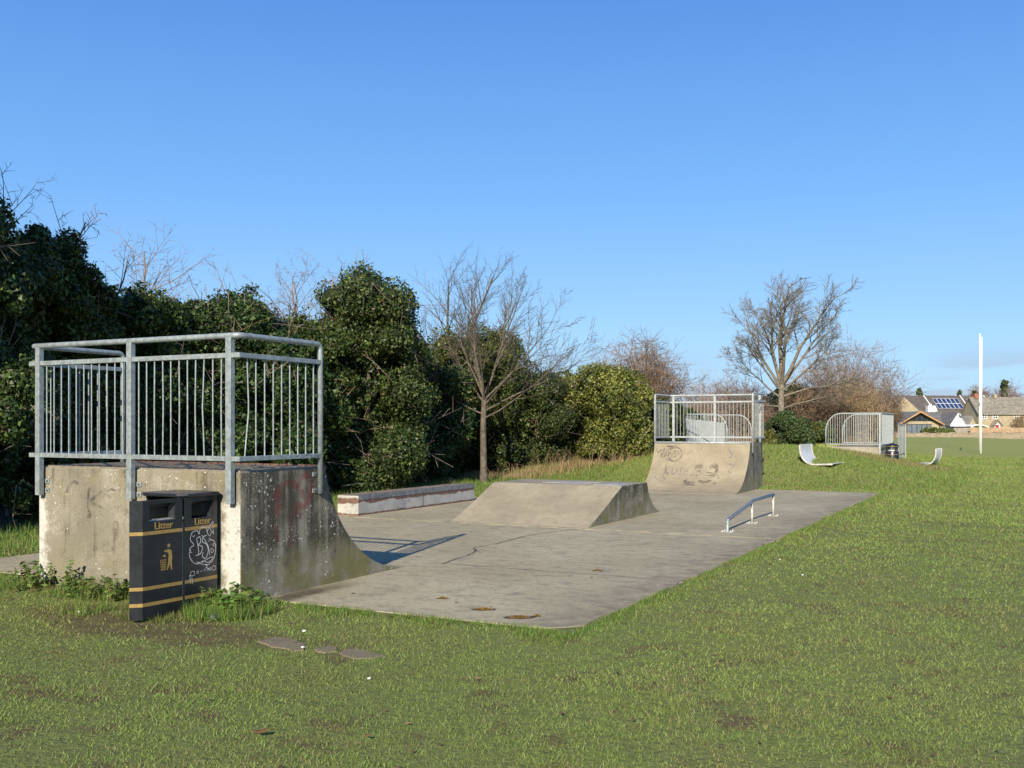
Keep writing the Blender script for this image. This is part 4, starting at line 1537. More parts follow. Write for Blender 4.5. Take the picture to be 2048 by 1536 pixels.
STONES = [(*gp(565, 1290), .19, .17), (*gp(651, 1300), .095, .09), (*gp(722, 1308), .17, .11)]
def outside_pad(x, y, m=0.):
    j = (fbm(x * 2.3, y * 2.3, 21, 3) - .5) * .30
    ins = (x > PAD[0] + j * .6 + m) & (x < PAD[1] - m + j) & (y > PAD[2] + m + j) & (y < PAD[3] - m + j)
    rmp = (x > RX0 - .01) & (x < RX1 + .01) & (y > RYB - .01) & (y < .3)
    stn = np.zeros(len(x), bool)
    for cx_, cy_, rx_, ry_ in STONES:
        ux, uy = (x - cx_) * CY + (y - cy_) * SY, -(x - cx_) * SY + (y - cy_) * CY
        stn |= (ux / rx_) ** 2 + (uy / ry_) ** 2 < 1
    return ~(ins | rmp | stn)


def blades(name, x, y, hgt, wid, cols, lean=.6, mat='grass', label=None, zoff=0., seed=5, bend=True):
    rg = np.random.default_rng(seed)
    n = len(x)
    z = terrain(x, y) - .008 + zoff
    P = np.stack([x, y, z], 1)
    az = rg.uniform(0, 2 * np.pi, n)
    ln = np.abs(rg.normal(0, lean, n)) if lean < 1 else rg.uniform(.45, 1.38, n)
    az2 = rg.uniform(0, 2 * np.pi, n)
    side = np.stack([np.cos(az2), np.sin(az2), np.zeros(n)], 1) * (wid * .5)[:, None]
    tip = np.stack([np.cos(az) * np.sin(ln), np.sin(az) * np.sin(ln), np.cos(ln)], 1) * hgt[:, None]
    tip[:, 2] = np.maximum(np.abs(tip[:, 2]), .22 * hgt)
    V = np.stack([P - side, P + side, P + tip], 1).reshape(-1, 3)
    C = np.repeat(cols, 3, axis=0)
    o = np_mesh(name, V, 3, 0, M[mat], None, C)
    tag(o, label, None, None, 'stuff')
    return o


def sample_view(n, d0, d1, expo, half=38, right=None):
    """points spread over the lawn, thinning out with distance"""
    u = rng.random(n)
    k = 2 - expo
    d = (d0 ** k + u * (d1 ** k - d0 ** k)) ** (1 / k)
    a = rng.uniform(-R(half), R(half if right is None else right), n)
    X = d * np.tan(a)
    x = CAM[0] + CY * X - SY * d
    y = CAM[1] + SY * X + CY * d
    return x, y, d


def grass_cols(x, y, n, tall=None):
    base = np.array((.198, .282, .060))
    c = base[None, :] * rng.uniform(.72, 1.28, (n, 1))
    pn = fbm(x * .55, y * .55, 31, 4)
    pn2 = fbm(x * 2.1 + 5, y * 2.1, 33, 4)
    olive = np.array((.245, .288, .075))
    dark = np.array((.175, .245, .054))
    straw = np.array((.32, .27, .12))
    f = smooth(.48, .66, pn)[:, None]
    c = c * (1 - f * .5) + olive * f * .5
    f = smooth(.52, .40, pn)[:, None]
    c = c * (1 - f * .5) + dark * f * .5
    t = rng.random(n)
    pn3 = fbm(x * 1.1 + 15, y * 2.2, 35, 4)
    f = smooth(.54, .66, pn3)[:, None]
    c = c * (1 - f * .35) + np.array((.235, .21, .065)) * f * .35
    pstraw = .05 + .28 * smooth(.54, .68, pn2)
    k = t < pstraw
    c[k] = straw * rng.uniform(.4, 1.1, (k.sum(), 1))
    return np.clip(c, 0, 1)


def soil_mask(x, y):
    m = (y + 1.25) ** 2 * 3.5 + (x + 3.1) ** 2 * .32 + fbm(x * .9, y * .9, 3, 4)
    s = smooth(1.5, .7, m)
    pn = fbm(x * 1.3 + 40, y * 1.3, 51, 4)
    s = np.maximum(s, smooth(.65, .75, pn) * .75)
    return s


# lawn
N1 = 1480000
gx, gy, gd = sample_view(N1, 3.2, 50, 1.6, 34, 46)
k = outside_pad(gx, gy) & (gx > -10.2)
k &= rng.random(N1) > soil_mask(gx, gy) * .7
gx, gy, gd = gx[k], gy[k], gd[k]
nb = len(gx)
dz = np.sqrt(gd / 5)
hh = rng.uniform(.014, .038, nb) * (.8 + .6 * fbm(gx * .8, gy * .8, 61, 3)) * np.where(gd > 12, dz * .8, 1.)
ww = rng.uniform(.0045, .0085, nb) * np.maximum(1, (gd / 5) ** .85)
blades('grass', gx, gy, hh, ww, grass_cols(gx, gy, nb), 1.15)

# longer unmown grass: round ramp and bin, along the pad edges, on the bank and the strip under the hedge


def strip(n, fx, fy, h0, h1, w, cols, mask=None, lean=.85, seed=9, name='long_grass'):
    x = fx(rng.random(n), rng.random(n))
    y = fy(rng.random(n), rng.random(n))
    if mask is not None:
        kk = mask(x, y)
        x, y = x[kk], y[kk]
    n = len(x)
    c = np.array(cols)[None, :] * rng.uniform(.55, 1.45, (n, 1))
    t = rng.random(n) < .14
    c[t] = np.array((.30, .24, .11)) * rng.uniform(.5, 1.1, (t.sum(), 1))
    h = rng.uniform(h0, h1, n) * (.5 + fbm(x * 2.5, y * 2.5, 71, 3))
    return blades(name, x, y, h, np.full(n, w) * rng.uniform(.7, 1.3, n), c, lean, seed=seed)


GREEN = (.115, .195, .034)
# foot of the ramp's back wall, left of the bin
strip(9000, lambda a, b: -7.2 + 3.3 * a, lambda a, b: RYB - .02 - 1.0 * a ** 1.5, .05, .16, .007, GREEN, lambda x, y: outside_pad(x, y) & (fbm(x * 1.5, y * 1.5, 81, 3) > .36 + .25 * smooth(-.5, -1.3, y)))
strip(4200, lambda a, b: -3.32 + .75 * a, lambda a, b: -.30 - .62 * a, .06, .19, .007, GREEN, lambda x, y: (x + 2.95) ** 2 / .16 + (y + .55) ** 2 / .13 < 1.)
strip(2600, lambda a, b: -3.9 + .8 * a, lambda a, b: -.72 - .5 * a, .04, .10, .006, (.11, .14, .035), lambda x, y: fbm(x * 4, y * 4, 83, 2) > .5)
# near edge and right edge of the pad
strip(8000, lambda a, b: -2.6 + 2.7 * a, lambda a, b: -.03 - .42 * a * b ** .5, .025, .06, .006, GREEN, lambda x, y: fbm(x * 1.8, y * 3, 85, 3) > .40)
strip(16000, lambda a, b: .02 + .30 * a * b, lambda a, b: 18.2 * a, .025, .065, .008, GREEN, lambda x, y: fbm(x * 3, y * 1.2, 87, 3) > .42)
# grass left of the pad, between pad and hedge
strip(34000, lambda a, b: -7.78 - 3.4 * a, lambda a, b: -1.5 + 22.5 * a, .06, .22, .012, (.115, .190, .034), lambda x, y: (x > -11.0 - .5 * fbm(x, y, 5, 2)) & outside_pad(x, y))
# bank behind the far pipe
strip(46000, lambda a, b: -12 + 13.5 * a, lambda a, b: 18.0 + 14.5 * a, .05, .14, .02, (.135, .205, .040), lambda x, y: ~((x > FX0) & (x < FX1) & (y < FYB)))
strip(7000, lambda a, b: -3.2 + 4.6 * a, lambda a, b: 26.5 + 4.5 * a, .05, .16, .022, (.24, .19, .09), lambda x, y: (x + 1.0) ** 2 / 3.2 + (y - 29.2) ** 2 / 3. < 1)
# dry tan grass at the hedge foot by the far pipe
xa, ya = at(940, 29)
xb, yb = at(1290, 31.5)


def dryline(n, seed):
    t = rng.random(n)
    off = rng.normal(0, .45, n)
    x = xa + (xb - xa) * t + off * .6
    y = ya + (yb - ya) * t - off * .5 - .2
    c = np.array((.42, .30, .16))[None, :] * rng.uniform(.5, 1.3, (n, 1))
    g_ = rng.random(n) < .12
    c[g_] = np.array(GREEN)
    h = rng.uniform(.08, .34, n) * (.25 + 1.1 * fbm(x * 1.1, y * 1.1, 91, 3))
    return blades('dry_grass', x, y, h, rng.uniform(.007, .014, n), c, .55, seed=seed)


dryline(9500, 3)

# ------------------------------------------------------------------ leafy weeds by the ramp
def weed(label, x, y, r, h, n, seed, size=.05, col=(.085, .150, .028), name='nettle_clump'):
    g = empty(name, (x, y, tz(x, y)), 0, label, 'weed')
    rg = np.random.default_rng(seed)
    rr = random.Random(seed)
    st = MB()
    P = []
    N = []
    for i in range(n):
        a = rr.uniform(0, 6.28)
        q = math.sqrt(rr.random()) * r
        b = Vector((math.cos(a) * q, math.sin(a) * q, 0))
        hh = h * rr.uniform(.4, 1.05)
        e = b + Vector((math.cos(a) * .3 * hh, math.sin(a) * .3 * hh, hh))
        st.tube([b, b.lerp(e, .5) + Vector((rr.gauss(0, .01), rr.gauss(0, .01), 0)), e], [.003, .0025, .0015], 4, caps=False)
        m = 9
        for k in range(m):
            t = (k + 1) / m
            c = b.lerp(e, t)
            for s_ in (0, 1):
                an = rr.uniform(0, 6.28)
                o_ = Vector((math.cos(an), math.sin(an), .15)) * size * (1.15 - .7 * t)
                P.append(c + o_)
                N.append((math.cos(an) * .4, math.sin(an) * .4, 1))
    P = np.array([tuple(p) for p in P])
    N = np.array(N)
    cols = palette(len(P), rg, col, (.14, .20, .045), (.20, .17, .06), .05, .35)
    V, C = leaf_quads(P, N, size * 1.25, rg, cols, 1.35, .25, .35)
    np_mesh('leaves', V, 4, 0, M['leaf_soft'], g, C)
    st.build('stems', M['twig_tan'], g)


weed('leafy nettle clump against the ramp wall near its left corner', -5.45, -.45, .30, .30, 26, 3, .034)
weed('low leafy weeds along the ramp wall left of the litter bin', -4.75, -.42, .32, .20, 24, 4, .034)
weed('leafy green weed between the open bin door and the ramp wall', -4.15, -.50, .22, .22, 16, 5, .034)
weed('broad-leaved weed at the foot of the white ramp corner', -3.0, -.42, .24, .20, 26, 6, .042, (.09, .17, .03))
weed('tiny yellowish weed in the dirt along the dark ramp wall', -2.98, .70, .07, .08, 6, 7, .028, (.17, .19, .04))

# crumpled bag, scraps, stones
M['bag'] = plain('dark_grey_plastic', (.10, .11, .125), .5, 0, .3, 12)
M['scrap'] = plain('white_litter', (.72, .72, .70), .6, 0, .1, 30)
M['orange_leaf'] = plain('dead_leaf', (.28, .13, .045), .8, 0, .3, 30)


def crumple(name, label, x, y, r, mat, seed, cat, flatz=.6, z=None):
    rr = random.Random(seed)
    mb = MB()
    nu, nv_ = 10, 7
    vs = [(0, 0, r * flatz)]
    for i in range(1, nv_):
        th = math.pi * i / nv_
        for j in range(nu):
            ph = 2 * math.pi * j / nu
            w = rr.uniform(.6, 1.25)
            vs.append((r * w * math.sin(th) * math.cos(ph), r * w * math.sin(th) * math.sin(ph), r * flatz * w * math.cos(th)))
    vs.append((0, 0, -r * flatz))
    fs = [(0, 1 + j, 1 + (j + 1) % nu) for j in range(nu)]
    for i in range(nv_ - 2):
        for j in range(nu):
            a = 1 + i * nu + j
            b = 1 + i * nu + (j + 1) % nu
            fs.append((a, a + nu, b + nu, b))
    e = 1 + (nv_ - 1) * nu
    fs += [(e, 1 + (nv_ - 2) * nu + (j + 1) % nu, 1 + (nv_ - 2) * nu + j) for j in range(nu)]
    o = mb.add(vs, fs).build(name, mat)
    o.location = (x, y, (tz(x, y) if z is None else z) + r * flatz * .6)
    return tag(o, label, cat)


x, y = gp(432, 1240)
crumple('crumpled_bag', 'crumpled dark grey plastic bag in the grass right of the litter bin', x, y, .055, M['bag'], 4, 'bag')
for k, (px, py, r, lab) in enumerate(((738, 1357, .012, 'small white scrap on the lawn below the flat stones'), (608, 1266, .016, 'tiny white scrap in the grass above the flat stones'), (606, 1299, .013, 'white pebble-like scrap between the flat stones'), (158, 1229, .013, 'tiny white scrap in the grass left of the bin'), (1605, 1154, .012, 'white scrap on the lawn right of the pad'), (1560, 1121, .012, 'white scrap on the lawn by the right pad edge'), (1066, 951, .05, 'white scrap at the foot of the dry grass'))):
    d_ = 2000 * EYE / (py - 852) if py > 960 else 28.5
    x, y = at(px, d_)
    crumple('paper_scrap', lab, x, y, r, M['scrap'], 20 + k, 'litter', .5, tz(x, y) + .012)
for k, (px, py, r, lab) in enumerate(((522, 1473, .05, 'large curled brown dead leaf on the foreground lawn'), (733, 1480, .02, 'small brown dead leaf on the foreground lawn'), (1540, 1131, .03, 'orange dead leaf near the right pad edge'), (1722, 1173, .03, 'tan dead leaf on the right lawn'))):
    x, y = gp(px, py)
    rr = random.Random(k)
    mb = MB()
    pts = []
    for i in range(9):
        t = i / 8
        w = r * .45 * math.sin(math.pi * t) ** .7
        zz = .01 + .35 * r * (2 * t - 1) ** 2
        pts += [(r * (2 * t - 1), -w, zz + w * .5), (r * (2 * t - 1), 0, zz), (r * (2 * t - 1), w, zz + w * .5)]
    fs = []
    for i in range(8):
        for j in range(2):
            a = 3 * i + j
            fs.append((a, a + 3, a + 4, a + 1))
    o = mb.add(pts, fs).build('dead_leaf', M['orange_leaf'], smooth=True)
    sm = o.modifiers.new('thick', 'SOLIDIFY')
    sm.thickness = .0015
    o.location = (x, y, tz(x, y) + .02)
    o.rotation_euler = (0, 0, rr.uniform(-.4, .6) + YAW)
    tag(o, lab, 'leaf')

M['stone_flat'] = concrete('trodden_flat_stone', (.22, .185, .125), (.1, .1, .1), 0, .1, 0, (5, 9, 1))
st_polys = [([(515, 1283), (545, 1276), (580, 1277), (612, 1290), (606, 1301), (585, 1304), (570, 1297), (540, 1295)], 'largest flat concrete fragment sunk in the grass, left of three'),
            ([(628, 1298), (655, 1293), (674, 1296), (672, 1303), (650, 1307), (630, 1303)], 'smallest flat concrete fragment sunk in the grass, middle of three'),
            ([(678, 1305), (695, 1297), (725, 1299), (768, 1311), (745, 1317), (700, 1316), (684, 1311)], 'pointed flat concrete fragment sunk in the grass, right of three')]
for pl, lab in st_polys:
    w = [gp(*p) for p in pl]
    cx = sum(p[0] for p in w) / len(w)
    cy = sum(p[1] for p in w) / len(w)
    rr = random.Random(int(cx * 100))
    loc = []
    for i in range(len(w)):
        a, b = w[i], w[(i + 1) % len(w)]
        for t in (0, .35, .7):
            loc.append((a[0] + (b[0] - a[0]) * t - cx + rr.uniform(-.012, .012), a[1] + (b[1] - a[1]) * t - cy + rr.uniform(-.012, .012)))
    o = MB().prism(loc, 'z', -.06, .008).build('flat_stone', M['stone_flat'], bevel=.008)
    o.location = (cx, cy, tz(cx, cy))
    tag(o, lab, 'stone')


# moss and dirt on the pad
def moss(label, px, py, rx, ry, seed):
    x, y = gp(px, py)
    rg = np.random.default_rng(seed)
    n = 700
    a = rg.uniform(0, 2 * np.pi, n)
    q = np.sqrt(rg.random(n))
    w = .6 + .7 * fbm(np.cos(a) * 1.3 + seed, np.sin(a) * 1.3, seed, 2)
    X = np.cos(a) * q * rx * w
    Y = np.sin(a) * q * ry * w
    h = rg.uniform(.008, .028, n) * (1.2 - q)
    az = rg.uniform(0, 6.28, n)
    sd_ = np.stack([np.cos(az), np.sin(az), np.zeros(n)], 1) * .006
    P = np.stack([X, Y, np.zeros(n)], 1)
    T = P + np.stack([rg.normal(0, .006, n), rg.normal(0, .006, n), h], 1)
    V = np.stack([P - sd_, P + sd_, T], 1).reshape(-1, 3)
    c = np.array((.22, .14, .035))[None] * rg.uniform(.4, 1.4, (n, 1))
    g = empty('moss_patch', (x, y, .024), YAW, label, 'moss')
    np_mesh('tufts', V, 3, 0, M['grass'], g, np.repeat(c, 3, 0))
    pts = [(math.cos(t) * rx * 1.25 * (.8 + .4 * rg.random()), math.sin(t) * ry * 1.3 * (.8 + .4 * rg.random())) for t in np.linspace(0, 6.28, 18, endpoint=False)]
    MB().prism(pts, 'z', -.004, .003).build('dirt', M['crack_solid'], g)


M['crack_solid'] = plain('damp_dirt', (.065, .05, .035), .8, 0, .3, 20)
moss('tawny moss patch nearest the middle front of the pad', 968, 1225, .09, .05, 1)
moss('tawny moss patch by the near right corner of the pad', 1038, 1241, .12, .06, 2)
moss('small dark moss spot right of the corner moss patch', 1074, 1239, .03, .02, 3)
moss('dark moss spot on the front bay below the ramp foot', 885, 1203, .05, .02, 4)
moss('dark moss spot in the middle of the cracked joint', 1195, 1146, .05, .02, 5)


# ------------------------------------------------------------------ curved metal benches on the bank
def bench(label, px, d, rz, L, depth_, height, zb):
    x, y = at(px, d)
    g = empty('bench', (x, y, zb), rz, label, 'bench')
    # profile in local x (seat front +) and z ; width along local y
    prof = []
    for i in range(15):
        t = i / 14
        if t < .38:
            prof.append((depth_ * (.5 - .78 * t / .38 * .75), .035 + .05 * (1 - t / .38) * .4))
        else:
            a = (t - .38) / .62 * R(100)
            prof.append((-depth_ * .085 - depth_ * .415 * math.sin(a) ** 1.0, .04 + (height - .04) * (1 - math.cos(a * .9))))
    for sg in (0, L):
        MB().tube([(p[0], sg, p[1]) for p in prof], .028, 8).build('side_tube', M['white_paint'], g, smooth=True)
    ns = 9
    for k in range(ns):
        y0 = .03 + (L - .06) * k / ns
        y1 = y0 + (L - .06) / ns - .018
        vs = []
        for (a, b) in prof:
            vs += [(a + .012, y0, b + .012), (a + .012, y1, b + .012), (a - .004, y1, b - .006), (a - .004, y0, b - .006)]
        fs = []
        for i in range(len(prof) - 1):
            for j in range(4):
                p, q = 4 * i + j, 4 * i + (j + 1) % 4
                fs.append((p, q, q + 4, p + 4))
        MB().add(vs, fs).build('slat', M['bench_slat'], g)
    for sg in (.15 * L, .85 * L):
        MB().box(-.06, .06, sg - .05, sg + .05, -.30, .03).build('foot', M['galv_dull'], g)
    return g


M['bench_slat'] = plain('pale_grey_bench_metal', (.52, .54, .56), .5, .1, .08, 8)
bench('pale grey curved metal bench on the grass bank, nearer of the two', 1632, 28.2, R(-4), 1.25, .92, .60, .47)
bench('pale grey curved metal bench on the far right slope of the bank', 1862, 36, R(176), 1.25, .70, .58, .22)

# ------------------------------------------------------------------ half pipe behind the bank
M['con_half'] = concrete('pale_half_pipe_concrete', (.36, .32, .25), (.2, .17, .13), .1, .2, .2, (4, 4, 8))
hp = empty('half_pipe', (-5.5, 33, 0), 0, 'concrete half pipe sunk behind the grass bank, only its deck edges showing', 'ramp')
HZ = .84
a1, _, _ = arc_profile(-3.5, -4.7, HZ, .0, 10)
profh = [(-1.79, -.3), (-1.79, HZ)] + a1 + [(-4.7, -.3)]
parent_keep(MB().prism([(p[0], p[1]) for p in profh], 'y', 31.0, 34.6).build('ramp_body', M['con_half'], bevel=.01), hp)
a2, _, _ = arc_profile(-7.4, -6.2, HZ, .0, 10)
profh2 = [(-9.3, -.3), (-9.3, HZ)] + a2 + [(-6.2, -.3)]
parent_keep(MB().prism([(p[0], p[1]) for p in profh2], 'y', 31.0, 34.6).build('ramp_body', M['con_half'], bevel=.01), hp)
parent_keep(MB().box(-6.199, -4.701, 31.01, 34.59, -.3, .004).build('ramp_floor', M['con_half']), hp)


def arc_panel(g, P0, P1, z0, z1, nb_, arc_r, st, endpost=True):
    """vertical bar panel from P0 (curved-down end) to P1"""
    P0 = Vector((*P0, 0))
    P1 = Vector((*P1, 0))
    L = (P1 - P0).length
    u = (P1 - P0) / L

    def topz(s):
        if s >= arc_r or arc_r == 0:
            return z1
        return z1 - arc_r * 1.15 + math.sqrt(max(0, arc_r ** 2 - (arc_r - s) ** 2)) * 1.15
    pts = [P0 + Vector((0, 0, z0 - .10))] if arc_r else []
    for i in range(17):
        s = (arc_r * (1 - math.cos(math.pi / 2 * i / 8)) if i <= 8 else arc_r + (L - arc_r) * (i - 8) / 8) if arc_r else L * i / 16
        pts.append(P0 + u * s + Vector((0, 0, topz(s))))
    MB().tube(pts, .024, 8).build('top_rail', st, g, smooth=True)
    MB().tube([P0 + Vector((0, 0, z0)), P1 + Vector((0, 0, z0))], .02, 6).build('bottom_rail', st, g)
    for i in range(nb_):
        s = L * (i + 1) / (nb_ + 1)
        MB().tube([P0 + u * s + Vector((0, 0, z0)), P0 + u * s + Vector((0, 0, topz(s)))], .009, 5, caps=False).build('bar', st, g)
    if endpost:
        q = P1
        MB().box(q.x - .03, q.x + .03, q.y - .03, q.y + .03, z0 - .42, z1 + .02).build('post', st, g)


ZT, ZB = 2.06, .93
rgt = empty('guard_railing', (0, 0, 0), 0, 'galvanised barred railing with rounded corner beside the round black bin', 'railing')
arc_panel(rgt, (-3.62, 30.95), (-1.74, 30.95), ZB, ZT, 22, .55, M['galv_dull'])
arc_panel(rgt, (-1.70, 34.6), (-1.70, 31.0), ZB, ZT, 24, 0, M['galv_dull'], False)
arc_panel(rgt, (-3.62, 34.65), (-1.74, 34.65), ZB, ZT, 22, .55, M['galv_dull'])
lft = empty('guard_railing', (0, 0, 0), 0, 'barred railing with rounded corner glimpsed through the far quarter pipe railing', 'railing')
arc_panel(lft, (-7.3, 30.95), (-9.3, 30.95), ZB, ZT, 18, .55, M['galv_dull'])
arc_panel(lft, (-9.34, 34.6), (-9.34, 31.0), ZB, ZT, 26, 0, M['galv_dull'], False)
arc_panel(lft, (-7.3, 34.65), (-9.3, 34.65), ZB, ZT, 18, .55, M['galv_dull'])
# lower barred fence right of it
lo = empty('low_fence', (0, 0, 0), 0, 'short lower barred fence behind the round black bin', 'fence')
q0 = at(1797, 37.5)
q1 = at(1811, 36.6)
for i in range(6):
    t = i / 5
    x, y = q0[0] + (q1[0] - q0[0]) * t, q0[1] + (q1[1] - q0[1]) * t
    MB().tube([(x, y, .05), (x, y, zat(845 + 6 * t, 37.2))], .02, 6).build('bar', M['galv_dull'], lo)
MB().tube([(q0[0], q0[1], zat(846, 37.2)), (q1[0], q1[1], zat(851, 37.2))], .02, 6).build('top_rail', M['galv_dull'], lo)
MB().tube([(q0[0], q0[1], zat(910, 37.2)), (q1[0], q1[1], zat(905, 37.2))], .02, 6).build('bottom_rail', M['galv_dull'], lo)
# grey boarded fence behind, seen through the far railing
M['grey_board'] = plain('grey_painted_board', (.36, .39, .38), .6, 0, .1, 4)
gfence = empty('board_fence', (*at(1405, 42), 0), 0, 'grey vertical board fence seen through the far quarter pipe railing', 'fence')
pA = Vector((*at(1372, 40.5), 0))
pB = Vector((*at(1450, 41.5), 0))
for i in range(16):
    t = i / 16
    a = pA.lerp(pB, t)
    b = pA.lerp(pB, t + 1 / 16 - .006)
    nn = Vector((-(pB - pA).y, (pB - pA).x, 0)).normalized() * .02
    top = zat(838 + 8 * t, 41)
    mb = MB().prism([(a.x, a.y), (b.x, b.y), (b.x + nn.x, b.y + nn.y), (a.x + nn.x, a.y + nn.y)], 'z', .2, top + (.02 if i % 5 == 0 else 0))
    parent_keep(mb.build('board', M['grey_board']), gfence)

# round bin
rb = empty('round_bin', (*at(1784, 35.2), .20), 0, 'round black litter bin with gold rings in front of the barred railing', 'litter bin')
rbp = MB().lathe([(.215, 0), (.235, .04), (.235, .50), (.228, .51)], 24)
rbp.build('bin_body', M['bin_black'], rb, smooth=True)
for a in range(4):
    an = R(45 + 90 * a)
    c_, s_ = math.cos(an) * .205, math.sin(an) * .205
    MB().tube([(c_, s_, .505), (c_, s_, .66)], .035, 8).build('hood_post', M['bin_black'], rb)
MB().lathe([(.19, .505), (.19, .56), (.18, .565)], 20).build('liner', M['bin_inner'], rb, smooth=True)
MB().lathe([(.235, .655), (.24, .67), (.24, .71), (.19, .755), (.06, .785), (.05, .80)], 24).build('hood', M['bin_black'], rb, smooth=True)
for z_ in (.40, .685):
    MB().lathe([(.238, z_ - .009), (.2425, z_ - .004), (.2425, z_ + .004), (.238, z_ + .009)], 24).build('gold_ring', M['gold'], rb)
em = MB().lathe([(.045, -.004), (.045, .004), (.04, .006)], 16).build('emblem', M['plate_shine'], rb)
em.rotation_euler = (R(90), 0, YAW)
em.location = (.235 * SY, -.235 * CY, .20)

# ------------------------------------------------------------------ rugby posts
gp_ = empty('goal_posts', (*W(28.0, 60), 0), 0, 'pair of tall white rugby goal posts seen edge-on', 'goal posts')
pn_ = Vector((*at(1961.6, 57.2), 0))
pf_ = Vector((*at(1959.6, 63.0), 0))
pnt = Vector((*at(1963, 57.2), zat(674, 57.2)))
pft = Vector((*at(1960, 63), zat(667, 63)))
for a, b in ((pn_, pnt), (pf_, pft)):
    parent_keep(MB().tube([a, a.lerp(b, .5), b], [.06, .055, .045], 12).build('upright', M['white_gloss'], smooth=True), gp_)
parent_keep(MB().tube([pn_.lerp(pnt, .45), pf_.lerp(pft, .405)], .04, 10).build('crossbar', M['white_gloss'], smooth=True), gp_)

# ------------------------------------------------------------------ houses beyond the field
M['stone_wall'] = None


def rubble(name, a, b, sc=6.):
    n = NT(name)
    p = n.obj()
    v = n.voro(n.map(p, scale=(1, 1, 2.0)), sc, 'Color')
    f = n.n('ShaderNodeSeparateColor', {0: v}).outputs[0]
    c = n.mix(f, a, b)
    e = n.voro(n.map(p, scale=(1, 1, 2.0)), sc, 'Distance', feature='DISTANCE_TO_EDGE')
    c = n.mix(n.rng(e, .06, .0), c, tuple(x * .55 for x in a))
    c = n.mix(n.m('MULTIPLY', n.rng(n.noise(p, .8, 4), .4, .7), .4), c, tuple(x * .6 for x in a))
    n.set(Base_Color=c, Roughness=.95)
    n.bump(e, .6, .03)
    return n.mat


def roof_mat(name, a, b, course=.22):
    n = NT(name)
    p = n.obj()
    z = n.xyz(p)[2]
    x = n.xyz(p)[0]
    rows = n.m('FRACT', n.m('DIVIDE', z, course))
    c = n.mix(n.rng(n.noise(p, 1.6, 5, .65), .35, .65), a, b)
    c = n.mix(n.m('MULTIPLY', n.rng(rows, .2, .0), .5), c, tuple(t * .5 for t in a))
    cell = n.voro(n.map(p, scale=(3.2, 3.2, 4.5)), 1., 'Color')
    c = n.mix(.35, c, n.mix(n.n('ShaderNodeSeparateColor', {0: cell}).outputs[0], tuple(t * .6 for t in a), tuple(t * 1.4 for t in b)))
    n.set(Base_Color=c, Roughness=.9)
    return n.mat


M['cotswold'] = rubble('honey_rubble_stone', (.33, .27, .18), (.46, .39, .27))
M['field_wall'] = rubble('drystone_field_wall', (.25, .20, .14), (.36, .30, .22), 4.5)
M['roof_brown'] = roof_mat('brown_grey_roof_tiles', (.085, .070, .060), (.125, .105, .09))
M['roof_slate'] = roof_mat('grey_slate_roof', (.12, .12, .115), (.17, .165, .155))
M['roof_stone'] = roof_mat('lichened_stone_roof', (.16, .145, .115), (.25, .225, .18))
M['render_white'] = plain('white_render', (.74, .74, .73), .8, 0, .04, 2)
M['barge_oak'] = plain('oak_barge_board', (.42, .24, .10), .7, 0, .15, 3)
M['glass_dark'] = plain('dark_glass', (.02, .022, .026), .1, 0, .2, 1)
M['glass_grey'] = plain('grey_sliding_glass', (.13, .16, .19), .15, 0, .15, 1)
M['frame_white'] = plain('white_window_frame', (.78, .78, .77), .5, 0, .03, 4)
M['frame_dark'] = plain('dark_frame', (.05, .05, .05), .5, 0, .1, 4)
M['solar'] = plain('solar_cells', (.022, .05, .13), .15, .1, .2, 2)
M['brick_red'] = plain('red_brick', (.30, .11, .075), .9, 0, .2, 8)
M['door_red'] = plain('red_door', (.28, .03, .03), .5, 0, .1, 4)
M['fence_wood'] = plain('tan_fence_wood', (.34, .235, .14), .85, 0, .2, 2)
M['shed_wood'] = plain('grey_weathered_wood', (.26, .23, .19), .85, 0, .2, 2)


class House:
    """local frame: x right, y away from the field, z up, origin given by picture column and distance"""
    def __init__(s, name, label, px, d, cat='house'):
        s.px, s.d = px, d
        s.g = empty(name, (*at(px, d), 0), YAW, label, cat)

    def X(s, px):
        return (px - s.px) / 2000 * s.d

    def Z(s, py):
        return zat(py, s.d)

    def part(s, name, mb, mat, **k):
        return mb.build(name, M[mat], s.g, **k)


def window(h, px0, px1, py0, py1, y=-.01, fr='frame_white', gl='glass_dark', cols=2, rows=2, sub=True):
    x0, x1, z0, z1 = h.X(px0), h.X(px1), h.Z(py1), h.Z(py0)
    t = .09
    f = MB()
    f.box(x0, x1, y - .06, y, z0, z0 + t).box(x0, x1, y - .06, y, z1 - t, z1).box(x0, x0 + t, y - .06, y, z0 + t, z1 - t).box(x1 - t, x1, y - .06, y, z0 + t, z1 - t)
    for i in range(1, cols):
        xm = x0 + (x1 - x0) * i / cols
        f.box(xm - t / 2, xm + t / 2, y - .055, y, z0 + t, z1 - t)
    for i in range(1, rows):
        zm = z0 + (z1 - z0) * i / rows
        f.box(x0 + t, x1 - t, y - .05, y, zm - t / 3, zm + t / 3)
    w = h.part('window', f, fr)
    MB().box(x0 + .02, x1 - .02, y - .02, y - .002, z0 + .02, z1 - .02).build('pane', M[gl], w)
    return w


def gable_roof_x(h, x0, x1, yf, yb, ze, zr, mat, verge='frame_white', th=.18):
    """ridge along x"""
    ym = (yf + yb) / 2
    mb = MB().prism([(yf, ze), (ym, zr), (yb, ze), (yb, ze - th), (ym, zr - th), (yf, ze - th)], 'x', x0, x1)
    r = h.part('roof', mb, mat)
    if verge:
        for xx, sg in ((x0, -1), (x1, 1)):
            a, b = sorted((xx + sg * .004, xx + sg * .16))
            v = MB().prism([(yf, ze + .06), (ym, zr + .06), (yb, ze + .06), (yb, ze - th - .12), (ym, zr - th - .12), (yf, ze - th - .12)], 'x', a, b)
            v.build('verge', M[verge], r)
    return r


